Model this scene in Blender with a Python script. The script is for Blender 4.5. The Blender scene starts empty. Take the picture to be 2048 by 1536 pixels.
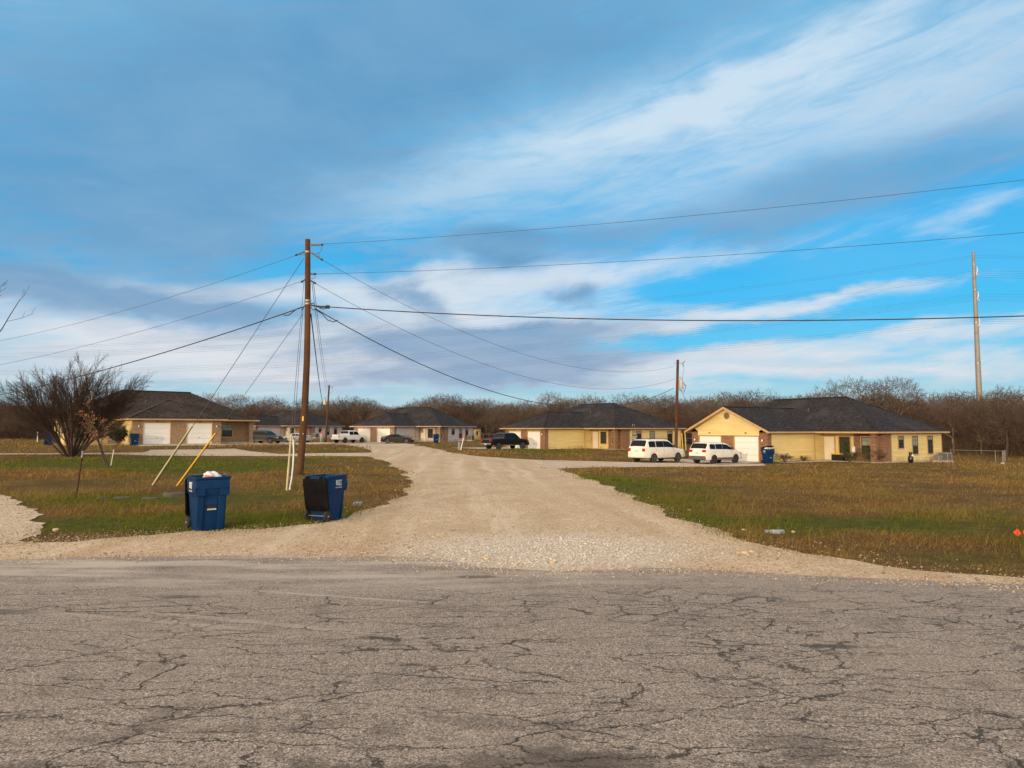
import bpy, bmesh, math, random
import numpy as np
from mathutils import Vector, Matrix, geometry
R = math.radians
SC = bpy.context.scene
COL = SC.collection

# ------------------------------------------------------------------ camera
CAM_H, F, PITCH = 2.2, 1365.0, math.atan(90 / 1365)
cam = bpy.data.cameras.new('camera'); cam.lens = 24.0; cam.sensor_width = 36.0
cam.clip_start = 0.1; cam.clip_end = 6000
camo = bpy.data.objects.new('camera', cam); COL.objects.link(camo)
camo.location = (0, 0, CAM_H); camo.rotation_euler = (R(90) + PITCH, 0, 0)
SC.camera = camo

# ------------------------------------------------------------------ exposure
SC.view_settings.view_transform = 'Standard'; SC.view_settings.look = 'None'
SC.view_settings.exposure = 0.0; SC.view_settings.gamma = 1.0

# ------------------------------------------------------------------ sun
SUN_AZ, SUN_EL = R(208), R(7.0)           # azimuth clockwise from +Y: low, behind the camera to the left
SUN_DIR = Vector((math.sin(SUN_AZ) * math.cos(SUN_EL), math.cos(SUN_AZ) * math.cos(SUN_EL), math.sin(SUN_EL)))
sun = bpy.data.lights.new('sun', 'SUN'); sun.energy = 2.0; sun.angle = R(1.2); sun.color = (1.0, 0.78, 0.50)
suno = bpy.data.objects.new('sun', sun); COL.objects.link(suno)
suno.rotation_euler = (-SUN_DIR).to_track_quat('-Z', 'Y').to_euler(); suno.location = (-60, -80, 30)

# ------------------------------------------------------------------ world: Nishita sky under layers of evening cloud
W = bpy.data.worlds.new('World'); SC.world = W; W.use_nodes = True
wt = W.node_tree; wt.nodes.clear()
class NT:
    def __init__(s, t): s.t = t
    def n(s, typ, **kw):
        n = s.t.nodes.new(typ)
        for k, v in kw.items(): setattr(n, k, v)
        return n
    def put(s, sock, v):
        if isinstance(v, (int, float)): sock.default_value = v
        elif isinstance(v, (tuple, list)):
            if len(v) == 3 and len(sock.default_value) == 4: v = (*v, 1)
            sock.default_value = v
        else: s.t.links.new(v, sock)
    def m(s, op, a, b=0.0, c=None, clamp=False):
        n = s.n('ShaderNodeMath', operation=op, use_clamp=clamp)
        s.put(n.inputs[0], a); s.put(n.inputs[1], b)
        if c is not None: s.put(n.inputs[2], c)
        return n.outputs[0]
    def vm(s, op, a, b=(0, 0, 0)):
        n = s.n('ShaderNodeVectorMath', operation=op); s.put(n.inputs[0], a); s.put(n.inputs[1], b)
        return n.outputs['Value'] if op in ('DOT_PRODUCT', 'LENGTH') else n.outputs[0]
    def mix(s, f, a, b, mode='MIX'):
        n = s.n('ShaderNodeMix', data_type='RGBA', blend_type=mode)
        s.put(n.inputs[0], f); s.put(n.inputs[6], a); s.put(n.inputs[7], b)
        return n.outputs[2]
    def sep(s, v):
        n = s.n('ShaderNodeSeparateXYZ'); s.put(n.inputs[0], v); return n.outputs
    def comb(s, x, y, z):
        n = s.n('ShaderNodeCombineXYZ'); s.put(n.inputs[0], x); s.put(n.inputs[1], y); s.put(n.inputs[2], z); return n.outputs[0]
    def noise(s, v, scale, detail=4.0, rough=0.55, dist=0.0, out=0):
        n = s.n('ShaderNodeTexNoise'); s.put(n.inputs['Vector'], v)
        s.put(n.inputs['Scale'], scale); s.put(n.inputs['Detail'], detail); s.put(n.inputs['Roughness'], rough); s.put(n.inputs['Distortion'], dist)
        return n.outputs[out]
    def ss(s, v, lo, hi, a=0.0, b=1.0):
        n = s.n('ShaderNodeMapRange', interpolation_type='SMOOTHSTEP')
        s.put(n.inputs[0], v); s.put(n.inputs[1], lo); s.put(n.inputs[2], hi); s.put(n.inputs[3], a); s.put(n.inputs[4], b)
        return n.outputs[0]
    def ramp(s, f, pts):
        n = s.n('ShaderNodeValToRGB'); s.put(n.inputs[0], f)
        e = n.color_ramp.elements
        while len(e) < len(pts): e.new(0.5)
        for el, (p, c) in zip(e, pts): el.position = p; el.color = (*c, 1)
        return n.outputs[0]
def srgb(r, g, b):
    return tuple((c / 255 / 12.92) if c / 255 <= .04045 else ((c / 255 + .055) / 1.055) ** 2.4 for c in (r, g, b))
#SKY#
def build_sky():
    q = NT(wt)
    tc = q.n('ShaderNodeTexCoord').outputs['Generated']
    d = q.vm('NORMALIZE', tc)
    x, y, z = q.sep(d)
    sky = q.n('ShaderNodeTexSky', sky_type='NISHITA'); sky.sun_disc = False
    sky.sun_elevation = SUN_EL; sky.sun_rotation = SUN_AZ; sky.altitude = 200
    sky.air_density = 1.0; sky.dust_density = 1.0; sky.ozone_density = 2.0
    az = q.m('MULTIPLY', q.m('ARCTAN2', x, y), 180 / math.pi)          # degrees right of +Y
    el = q.m('MULTIPLY', q.m('ARCSINE', z), 180 / math.pi)
    # slow warp so that no cloud edge is a clean ellipse
    wv = q.comb(q.m('MULTIPLY', az, 0.035), q.m('MULTIPLY', el, 0.075), 0.0)
    wn = q.noise(wv, 2.2, 5, .55, 0.4, out=1); wx, wy, _ = q.sep(wn)
    aw = q.m('ADD', az, q.m('MULTIPLY', q.m('SUBTRACT', wx, .5), 13))
    ew = q.m('ADD', el, q.m('MULTIPLY', q.m('SUBTRACT', wy, .5), 5))
    def blob(a0, e0, ra, re, rot=0.0):
        c, s_ = math.cos(R(rot)), math.sin(R(rot))
        da, de = q.m('SUBTRACT', aw, a0), q.m('SUBTRACT', ew, e0)
        u = q.m('ADD', q.m('MULTIPLY', da, c / ra), q.m('MULTIPLY', de, s_ / ra))
        v = q.m('ADD', q.m('MULTIPLY', da, -s_ / re), q.m('MULTIPLY', de, c / re))
        r2 = q.m('ADD', q.m('MULTIPLY', u, u), q.m('MULTIPLY', v, v))
        return q.m('EXPONENT', q.m('MULTIPLY', r2, -1.0))
    def total(lst):
        t = None
        for (px, py, rx, ry, rot, amp) in lst:
            a0 = math.degrees(math.atan((px - 1024) / 1365)); e0 = math.degrees(math.atan((858 - py) / 1365 * math.cos(R(a0))))
            k = math.degrees(1 / 1365)
            b = q.m('MULTIPLY', blob(a0, e0, rx * k, ry * k, rot), amp)
            t = b if t is None else q.m('ADD', t, b)
        return t
    # streaky high-cloud texture on a horizontal sheet above the place
    zz = q.m('MAXIMUM', q.m('ADD', z, .09), .02)
    pxy = q.comb(q.m('DIVIDE', x, zz), q.m('DIVIDE', y, zz), 0.0)
    mp = q.n('ShaderNodeMapping'); q.put(mp.inputs[0], pxy); mp.inputs['Rotation'].default_value = (0, 0, R(-18)); mp.inputs['Scale'].default_value = (.55, 1.9, 1)
    st = q.noise(mp.outputs[0], 1.1, 8, .6, .5)
    st2 = q.noise(pxy, 1.4, 7, .58, .3)
    tilt = q.m('SUBTRACT', el, q.m('MULTIPLY', az, .16))
    fine = q.noise(q.comb(q.m('MULTIPLY', az, .045), q.m('MULTIPLY', tilt, .26), 1.7), 3.0, 9, .64, .9)
    # clear-air blue: the Nishita sky, deepened
    blue = q.mix(1.0, sky.outputs[0], SKYTINT, 'MULTIPLY')
    f_el = q.m('DIVIDE', q.m('MAXIMUM', el, 0.0), 40.0, clamp=True)
    clear = q.ramp(f_el, [(p, tuple(min(v, 1e3) for v in c)) for p, c in CLEAR])
    clear = q.mix(1.0, clear, (K, K, K), 'MULTIPLY')
    blue = q.mix(.75, blue, clear)
    veil = q.m('MULTIPLY', q.ss(el, 9, 22, .18, .55), q.ss(q.noise(pxy, .8, 4, .5), .2, .7))
    blue = q.mix(veil, blue, sk(150, 206, 234))
    # light cloud
    wsum = total(WHITE)
    wtex = q.m('ADD', q.m('MULTIPLY', q.m('SUBTRACT', st, .5), 1.1), q.m('MULTIPLY', q.m('SUBTRACT', fine, .5), 1.6))
    wcov = q.ss(q.m('ADD', wsum, wtex), -.25, 1.35)
    wcol = q.mix(q.ss(el, 2, 20), WCOL_LOW, WCOL_HIGH)
    c = q.mix(wcov, blue, wcol)
    # grey-blue cloud
    dsum = total(DARK)
    dtex = q.m('ADD', q.m('MULTIPLY', q.m('SUBTRACT', st2, .5), 1.3), q.m('MULTIPLY', q.m('SUBTRACT', fine, .5), 1.3))
    dcov = q.ss(q.m('ADD', dsum, dtex), -.12, 1.3, 0, .92)
    dcol = q.mix(q.ss(el, 4, 16), DCOL_LOW, DCOL_HIGH)
    dcol = q.mix(q.ss(st2, .3, .75, 0, .8), dcol, q.mix(.22, dcol, wcol))
    c = q.mix(dcov, c, dcol)
    # sky round the sun, out of view, brightened and warmed as added fill light
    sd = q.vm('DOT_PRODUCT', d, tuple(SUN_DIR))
    fill_bank = q.m('MULTIPLY', q.ss(sd, -.15, .5), q.ss(q.m('ADD', st2, st), .55, 1.05, .75, 1.0))
    c = q.mix(fill_bank, c, FILL_GLOW)
    up = q.m('MULTIPLY', q.ss(el, 34, 62), .9)  # sky above the frame, warmed as added fill for the ground
    c = q.mix(up, c, FILL_OVERHEAD)
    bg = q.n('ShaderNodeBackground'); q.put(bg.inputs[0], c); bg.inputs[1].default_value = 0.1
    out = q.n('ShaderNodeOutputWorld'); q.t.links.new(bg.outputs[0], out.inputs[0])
K = 10.0      # the background strength is 0.1
def sk(r, g, b): return tuple(K * v for v in srgb(r, g, b))
SKYTINT = (0.55, 1.7, 2.7)
HORIZON = sk(190, 208, 218)
WCOL_LOW, WCOL_HIGH = sk(226, 228, 233), sk(203, 225, 242)
DCOL_LOW, DCOL_HIGH = sk(134, 164, 197), sk(94, 154, 198)
FILL_GLOW, FILL_OVERHEAD = (21.5, 17.2, 12.4), (11.5, 9.8, 8.2)
CLEAR = [(0, srgb(206, 217, 220)), (.07, srgb(176, 210, 226)), (.13, srgb(110, 196, 232)), (.23, srgb(46, 186, 238)), (.36, srgb(14, 176, 236)), (.6, srgb(84, 174, 224)), (1, srgb(90, 158, 208))]
#      px    py    rx   ry  rot  amount : where each cloud sits, turned into azimuth and elevation
WHITE = [(1480, 160, 300, 30, 14, .95), (1700, 190, 460, 80, 12, .36), (1950, 110, 260, 90, 10, .34), (1150, 290, 560, 65, 13, .5), (1650, 330, 500, 80, 8, .35), (720, 360, 320, 60, 14, .4), (60, 230, 260, 160, 0, .22),
         (430, 590, 330, 26, 3, .85), (820, 555, 300, 26, 5, 1.0), (1000, 620, 330, 70, 4, .95), (1250, 530, 330, 22, 6, .7), (1650, 600, 480, 17, 5, 1.0),
         (1500, 706, 620, 22, 2, 1.1), (1250, 752, 480, 18, 0, .75), (330, 715, 520, 60, 0, .95), (1960, 440, 130, 26, 5, .8), (700, 680, 300, 60, 0, .7),
         (120, 650, 260, 30, -6, .7), (1850, 730, 420, 14, 0, .6), (1190, 668, 60, 20, -20, .6),
         (1560, 545, 330, 30, 5, -1.2), (1990, 530, 150, 40, 0, -.8), (560, 520, 170, 22, 8, -.7), (1650, 655, 460, 20, 4, -.9), (1500, 470, 500, 30, 6, -.3)]
DARK = [(180, 330, 520, 210, 14, .95), (700, 170, 460, 150, 14, .75), (760, 30, 700, 110, 8, .6), (1300, 40, 500, 60, 10, .45), (420, 470, 180, 90, 10, .5),
        (180, 590, 300, 30, -7, 1.05), (470, 632, 200, 16, 0, .8), (1000, 490, 75, 42, 8, 1.5), (1140, 583, 45, 22, 0, 1.6), (1430, 588, 180, 18, 4, .75),
        (900, 690, 230, 36, 4, 1.7), (1060, 738, 240, 30, 3, 1.7), (820, 595, 90, 30, -22, 1.0), (1060, 665, 200, 24, 3, 1.2), (1200, 455, 420, 40, 8, .75), (1900, 270, 360, 70, 12, .6), (1600, 420, 420, 30, 8, .45), (700, 760, 300, 14, 0, .4),
        (1560, 545, 420, 45, 5, -1.0), (1980, 545, 200, 60, 0, -.8), (1450, 160, 430, 60, 14, -.6), (1100, 830, 1600, 30, 0, -.6), (560, 520, 170, 24, 8, -.5)]
build_sky()
W.cycles.sampling_method = 'MANUAL'; W.cycles.sample_map_resolution = 1024
#ENDSKY#

# ------------------------------------------------------------------ picture point -> place (for reading distances off the photograph)
CP, SP = math.cos(PITCH), math.sin(PITCH)
def ray(px, py):
    x, y = (px - 1024) / F, (768 - py) / F
    return (x, CP - y * SP, SP + y * CP)
def at(px, py, depth):
    r = ray(px, py); t = depth / r[1]
    return Vector((r[0] * t, depth, CAM_H + r[2] * t))

# ------------------------------------------------------------------ lie of the land
_cp = []
for px, py, dep in [(350, 889, 67), (480, 891, 72), (200, 890, 70), (110, 890, 72), (600, 876, 140), (680, 877, 145), (830, 884.6, 107), (940, 882, 118), (1090, 899, 81), (1230, 898, 82), (1362, 897, 86),
                    (1535, 924.5, 57), (1660, 925, 59), (1750, 924, 57), (1885, 925, 63), (2005, 925, 68), (410, 1063, 14.2), (650, 1046, 16.2), (598, 950, 32), (1315, 925, 57), (1432, 928, 55.5),
                    (1010, 899.5, 79), (697, 886.5, 107), (795, 887, 103), (530, 886.5, 102), (595, 884, 111)]:
    p = at(px, py, dep); _cp.append((p.x, p.y, p.z))
for xx in range(-60, 61, 10):
    for yy in (-30, -15, 0, 6, 10.5): _cp.append((xx, yy, 0.0))
for xx, yy, zz in [(-12, 22, .03), (-25, 24, .1), (12, 22, -.05), (30, 22, -.1), (10, 40, -.25), (30, 42, -.45), (50, 40, -.5), (0, 32, -.02), (0, 50, -.06), (-4, 75, .0), (-25, 48, .32), (-40, 50, .5),
                   (-60, 70, .8), (-90, 90, .9), (-100, 150, .7), (-40, 190, .4), (0, 160, .0), (40, 130, -.4), (60, 90, -.7), (90, 90, -.8), (120, 140, -.8), (60, 190, -.4), (70, 50, -.6)]:
    _cp.append((xx, yy, zz))
_cp = np.array(_cp)
_SG = 11.0
def _kern(x, y):
    d2 = (x[:, None] - _cp[None, :, 0]) ** 2 + (y[:, None] - _cp[None, :, 1]) ** 2
    w = np.exp(-d2 / (2 * _SG ** 2)) + 2e-3 * np.exp(-d2 / (2 * 40.0 ** 2)) + 1e-7
    return w / w.sum(1, keepdims=True)
_KK = _kern(_cp[:, 0], _cp[:, 1]); _cv = _cp[:, 2].copy()
for _ in range(12): _cv += 0.7 * (_cp[:, 2] - _KK @ _cv)
def hz_np(x, y):
    x = np.asarray(x, float).ravel(); y = np.asarray(y, float).ravel(); out = np.empty(len(x))
    for i in range(0, len(x), 20000): out[i:i + 20000] = _kern(x[i:i + 20000], y[i:i + 20000]) @ _cv
    return out
def hz(x, y): return float(hz_np([x], [y])[0])
def gp(px, py):
    """the point of the ground seen at a picture point"""
    r = ray(px, py); z = 0.0; lo = None
    t = 2.0
    while t < 400:
        x, y, zz = r[0] * t, r[1] * t, CAM_H + r[2] * t
        if zz <= hz(x, y):
            a, b = t / 1.03, t
            for _ in range(18):
                m = (a + b) / 2
                if CAM_H + r[2] * m <= hz(r[0] * m, r[1] * m): b = m
                else: a = m
            return Vector((r[0] * b, r[1] * b, hz(r[0] * b, r[1] * b)))
        t *= 1.03
    return Vector((r[0] * 400, r[1] * 400, 0))

# ------------------------------------------------------------------ materials
MATS = {}
def newmat(name):
    m = bpy.data.materials.new(name); m.use_nodes = True
    q = NT(m.node_tree); b = m.node_tree.nodes['Principled BSDF']; MATS[name] = m
    return m, q, b
def pm(name, c1, c2=None, scale=3.0, rough=.6, metal=0.0, bump=0.0, bscale=40.0, spec=.5, detail=5):
    """two-tone noise-mottled surface with a little relief"""
    m, q, b = newmat(name)
    co = q.n('ShaderNodeTexCoord').outputs['Object']
    if c2 is None: c2 = tuple(v * .8 for v in c1)
    f = q.ss(q.noise(co, scale, detail, .6), .3, .7)
    q.put(b.inputs['Base Color'], q.mix(f, c1, c2))
    q.put(b.inputs['Roughness'], q.ss(q.noise(co, scale * 3, 3), .2, .8, max(.03, rough - .08), min(1, rough + .08)))
    b.inputs['Metallic'].default_value = metal; b.inputs['Specular IOR Level'].default_value = spec
    if bump:
        bn = q.n('ShaderNodeBump'); bn.inputs['Strength'].default_value = bump; bn.inputs['Distance'].default_value = .02
        q.put(bn.inputs['Height'], q.noise(co, bscale, 4)); q.t.links.new(bn.outputs[0], b.inputs['Normal'])
    return m
def glass(name, c=(.02, .025, .03), rough=.06, spec=.5):
    m, q, b = newmat(name)
    co = q.n('ShaderNodeTexCoord').outputs['Object']
    q.put(b.inputs['Base Color'], q.mix(q.noise(co, 1.5, 3), c, tuple(v * 1.6 for v in c)))
    b.inputs['Roughness'].default_value = rough; b.inputs['Specular IOR Level'].default_value = spec
    return m
def brickmat(name, c1, c2, mortar):
    m, q, b = newmat(name)
    co = q.n('ShaderNodeTexCoord').outputs['Object']; x, y, z = q.sep(co)
    v = q.comb(q.m('ADD', x, y), z, 0.0)
    br = q.n('ShaderNodeTexBrick'); q.put(br.inputs['Vector'], v); br.inputs['Scale'].default_value = 1.0
    br.inputs['Brick Width'].default_value = .21; br.inputs['Row Height'].default_value = .075; br.inputs['Mortar Size'].default_value = .008
    br.inputs['Color1'].default_value = (*c1, 1); br.inputs['Color2'].default_value = (*c2, 1); br.inputs['Mortar'].default_value = (*mortar, 1)
    n = q.noise(q.vm('MULTIPLY', v, (5, 13, 1)), 1.0, 2)
    c = q.mix(q.ss(n, .45, .72, 0, .75), br.outputs[0], tuple(a * .38 for a in c1))
    c = q.mix(q.ss(q.noise(q.vm('MULTIPLY', v, (4.2, 12, 1)), 1.0, 1), .58, .72, 0, .6), c, mortar)
    q.put(b.inputs['Base Color'], c); b.inputs['Roughness'].default_value = .9
    bn = q.n('ShaderNodeBump'); bn.inputs['Strength'].default_value = .5; bn.inputs['Distance'].default_value = .01
    q.put(bn.inputs['Height'], br.outputs[1]); bn.invert = True; q.t.links.new(bn.outputs[0], b.inputs['Normal'])
    return m
def roofmat(name, c1, c2):
    m, q, b = newmat(name)
    co = q.n('ShaderNodeTexCoord').outputs['Object']; x, y, z = q.sep(co)
    v = q.comb(q.m('ADD', x, y), q.m('MULTIPLY', z, 2.2), 0.0)
    br = q.n('ShaderNodeTexBrick'); q.put(br.inputs['Vector'], v); br.inputs['Scale'].default_value = 1.0
    br.inputs['Brick Width'].default_value = .3; br.inputs['Row Height'].default_value = .14; br.inputs['Mortar Size'].default_value = .004
    br.inputs['Color1'].default_value = (*c1, 1); br.inputs['Color2'].default_value = (*c2, 1); br.inputs['Mortar'].default_value = (*[a * .4 for a in c1], 1)
    n = q.noise(q.vm('MULTIPLY', v, (3.2, 7, 1)), 1.0, 3)
    c = q.mix(q.ss(n, .4, .66), br.outputs[0], tuple(a * .45 for a in c1))
    c = q.mix(q.ss(q.noise(co, .5, 4), .45, .75, 0, .3), c, tuple(a * 1.7 for a in c2))
    q.put(b.inputs['Base Color'], c); b.inputs['Roughness'].default_value = .95; b.inputs['Specular IOR Level'].default_value = .15
    bn = q.n('ShaderNodeBump'); bn.inputs['Strength'].default_value = .8; bn.inputs['Distance'].default_value = .03
    q.put(bn.inputs['Height'], n); q.t.links.new(bn.outputs[0], b.inputs['Normal'])
    return m
def paint(name, c, rough=.3, coat=.4, metal=0.0, dirt=(.16, .12, .09)):
    m, q, b = newmat(name)
    co = q.n('ShaderNodeTexCoord').outputs['Object']; z = q.sep(co)[2]
    d = q.m('MULTIPLY', q.ss(z, .9, .25), q.ss(q.noise(co, 2.5, 5), .3, .75, .05, .5))
    q.put(b.inputs['Base Color'], q.mix(d, c, dirt))
    q.put(b.inputs['Roughness'], q.m('ADD', q.m('MULTIPLY', d, .5), rough)); b.inputs['Coat Weight'].default_value = coat; b.inputs['Metallic'].default_value = metal
    return m
def sidingmat(name, c1, c2):
    m, q, b = newmat(name)
    co = q.n('ShaderNodeTexCoord').outputs['Object']; x, y, z = q.sep(co)
    row = q.m('FLOOR', q.m('DIVIDE', q.m('SUBTRACT', z, .05), .21)); u = q.m('ADD', x, y)
    n = q.noise(q.comb(q.m('MULTIPLY', u, .3), q.m('MULTIPLY', row, 3.7), 0.0), 1.0, 2)
    c = q.mix(q.ss(n, .35, .65), c1, c2)
    fr = q.m('FRACT', q.m('DIVIDE', q.m('SUBTRACT', z, .05), .21))
    c = q.mix(q.m('MULTIPLY', q.ss(fr, .14, .0), q.ss(q.noise(co, 1.3, 3), .3, .7, .25, .55)), c, tuple(v * .45 for v in c2))     # darker, uneven line along each lap joint
    c = q.mix(q.m('MULTIPLY', q.ss(z, .55, .1), q.ss(q.noise(co, 2.2, 4), .4, .7, 0, .5)), c, (.2, .15, .09))
    q.put(b.inputs['Base Color'], c); b.inputs['Roughness'].default_value = .7
    return m
M = dict(
    siding_yellow=sidingmat('yellow_siding', (.73, .585, .265), (.64, .505, .22)),
    siding_white=sidingmat('white_siding', (.64, .58, .57), (.53, .475, .475)),
    trim=pm('tan_trim', (.50, .33, .16), (.42, .27, .12), 1.5, .7),
    trim_yellow=pm('ochre_trim', (.45, .29, .09), (.36, .22, .06), 1.5, .7),
    trim_pink=pm('pinkish_trim', (.50, .36, .30), (.42, .29, .24), 1.5, .7),
    brick=brickmat('mixed_brick', (.29, .125, .065), (.17, .07, .042), (.33, .24, .165)),
    brick_tan=brickmat('tan_brick', (.36, .22, .12), (.24, .13, .07), (.36, .28, .2)),
    roof=roofmat('charcoal_shingle', (.026, .024, .027), (.052, .048, .053)),
    roof_brown=roofmat('brown_shingle', (.034, .028, .026), (.066, .052, .046)),
    garage=pm('white_garage_panel', (.80, .79, .78), (.75, .74, .72), .6, .55),
    door=pm('cream_door', (.74, .68, .56), (.68, .62, .5), .8, .5),
    door_grey=pm('grey_beige_door', (.32, .27, .22), (.27, .23, .19), .8, .5),
    pane=glass('window_pane', (.018, .024, .022), .05), blind=pm('window_blind', (.30, .33, .28), (.2, .23, .2), 4, .5),
    frame_dark=pm('dark_window_frame', (.05, .045, .035), (.035, .03, .025), 4, .5),
    concrete=pm('concrete', (.46, .42, .37), (.34, .31, .27), 1.2, .9, bump=.2, bscale=60),
    slab=pm('slab_concrete', (.44, .38, .30), (.32, .27, .21), 2.0, .9),
    wood=pm('pole_wood', (.105, .043, .014), (.050, .020, .007), 1.0, .85, bump=.3, bscale=18),
    wood_old=pm('grey_wood', (.30, .22, .13), (.2, .14, .08), 1.0, .9),
    porc=pm('grey_insulator', (.26, .25, .24), (.18, .18, .18), 8, .35), iron=pm('galvanised_iron', (.34, .33, .31), (.24, .23, .22), 6, .5, .6),
    dark=pm('dark_iron', (.06, .055, .05), (.035, .03, .03), 6, .5, .3), wire=pm('wire', (.07, .07, .075), (.05, .05, .055), 2, .5, .3),
    cable=pm('black_cable', (.022, .02, .02), (.03, .028, .028), 2, .6), steel=pm('weathered_steel', (.30, .285, .265), (.23, .215, .2), .8, .6, .3),
    tank=pm('pale_grey_tank', (.52, .50, .46), (.46, .44, .41), 3, .4), rust=pm('rusty_steel', (.075, .03, .018), (.04, .018, .012), 12, .9, bump=.3, bscale=80),
    yellow=pm('yellow_plastic', (.80, .46, .01), (.72, .38, .01), 2, .45), cream=pm('faded_cream_plastic', (.50, .43, .24), (.4, .34, .19), 2, .6),
    white=pm('white_plastic', (.75, .74, .72), (.62, .61, .58), 3, .5), orange=pm('orange_plastic', (.85, .10, .015), (.75, .08, .01), 3, .5),
    green_box=pm('grey_green_plastic', (.27, .29, .22), (.22, .24, .18), 2, .6), red=pm('red_plastic', (.6, .02, .02), (.5, .015, .015), 3, .5),
    bin_blue=pm('blue_bin_plastic', (.004, .036, .120), (.003, .027, .095), 5, .5, bump=.12, bscale=160, spec=.14), bin_black=pm('black_bin_plastic', (.005, .005, .006), (.010, .009, .009), 5, .6, bump=.1, bscale=50, spec=.06),
    bin_edge=pm('worn_black_plastic', (.02, .018, .016), (.014, .013, .013), 3, .25), logo=pm('white_print', (.62, .64, .68), (.5, .52, .58), 30, .6),
    bag=pm('white_plastic_bag', (.70, .70, .72), (.58, .58, .62), 4, .35, bump=.6, bscale=14), bag_print=pm('orange_bag_print', (.65, .10, .02), (.4, .05, .02), 8, .4),
    rubber=pm('tyre_rubber', (.018, .017, .016), (.03, .027, .024), 6, .8), alloy=pm('alloy_rim', (.45, .45, .46), (.35, .35, .36), 5, .3, .9), rim_dark=pm('black_rim', (.02, .02, .02), (.03, .03, .03), 5, .4, .4),
    chrome=pm('chrome_trim', (.5, .5, .5), (.42, .42, .42), 5, .18, .9), car_glass=glass('car_glass', (.006, .007, .008), .08, .15),
    tail=pm('red_lamp_lens', (.50, .006, .01), (.35, .004, .006), 20, .15), amber=pm('amber_lens', (.8, .25, .03), (.7, .2, .02), 20, .2), lens=pm('clear_lens', (.55, .52, .45), (.45, .42, .36), 20, .12),
    plate=pm('number_plate', (.6, .6, .58), (.5, .5, .5), 30, .5), black_trim=pm('black_trim', (.02, .02, .02), (.03, .03, .028), 6, .55),
    bark=pm('grey_brown_bark', (.075, .055, .042), (.045, .033, .026), 3, .95, bump=.4, bscale=20), twig=pm('brown_twigs', (.135, .090, .064), (.08, .055, .040), .6, .95),
    twig2=pm('grey_twigs', (.18, .14, .115), (.115, .09, .075), .6, .95), twig3=pm('russet_twigs', (.115, .066, .045), (.07, .042, .03), .6, .95),
    mesq=pm('mesquite_twigs', (.058, .031, .021), (.035, .021, .016), .8, .95), leaf_orange=pm('dead_orange_leaves', (.36, .13, .02), (.22, .075, .015), 4, .8),
    brush=pm('brush', (.105, .060, .034), (.055, .036, .022), .25, .95), pale_bark=pm('pale_bark', (.26, .19, .14), (.18, .13, .095), 3, .9),
    leaf_green=pm('dark_green_leaves', (.030, .045, .014), (.05, .055, .018), 3, .7), shrub=pm('dry_shrub', (.09, .08, .04), (.055, .05, .028), 2, .9),
    ac=pm('ac_grey', (.30, .29, .27), (.22, .21, .2), 2, .6), ac_grille=pm('ac_grille', (.10, .095, .09), (.06, .06, .055), 50, .6),
    stone=pm('dark_slab', (.10, .095, .09), (.06, .055, .055), 3, .9, bump=.3), plastic_grey=pm('blue_grey_plastic_sheet', (.30, .34, .40), (.22, .26, .32), 5, .4),
    lamp_white=pm('lamp_glass', (.8, .8, .75), (.75, .75, .7), 5, .3), black=pm('gloss_black', (.012, .012, .014), (.02, .02, .02), 5, .25),
    car_white=paint('white_car_paint', (.74, .72, .68)), car_white_b=paint('cool_white_car_paint', (.72, .73, .75)), car_black=paint('black_car_paint', (.005, .005, .007), .25, .2, dirt=(.03, .027, .024)), car_navy=paint('blue_black_car_paint', (.006, .005, .009), .3, .1, dirt=(.02, .018, .017)),
    car_green=paint('dark_green_car_paint', (.010, .015, .014), .35, .1, dirt=(.03, .03, .027)), car_silver=paint('silver_car_paint', (.48, .50, .54), .3, .5, .4), car_grey=paint('grey_cladding', (.07, .07, .07), .5, 0),
)

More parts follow.
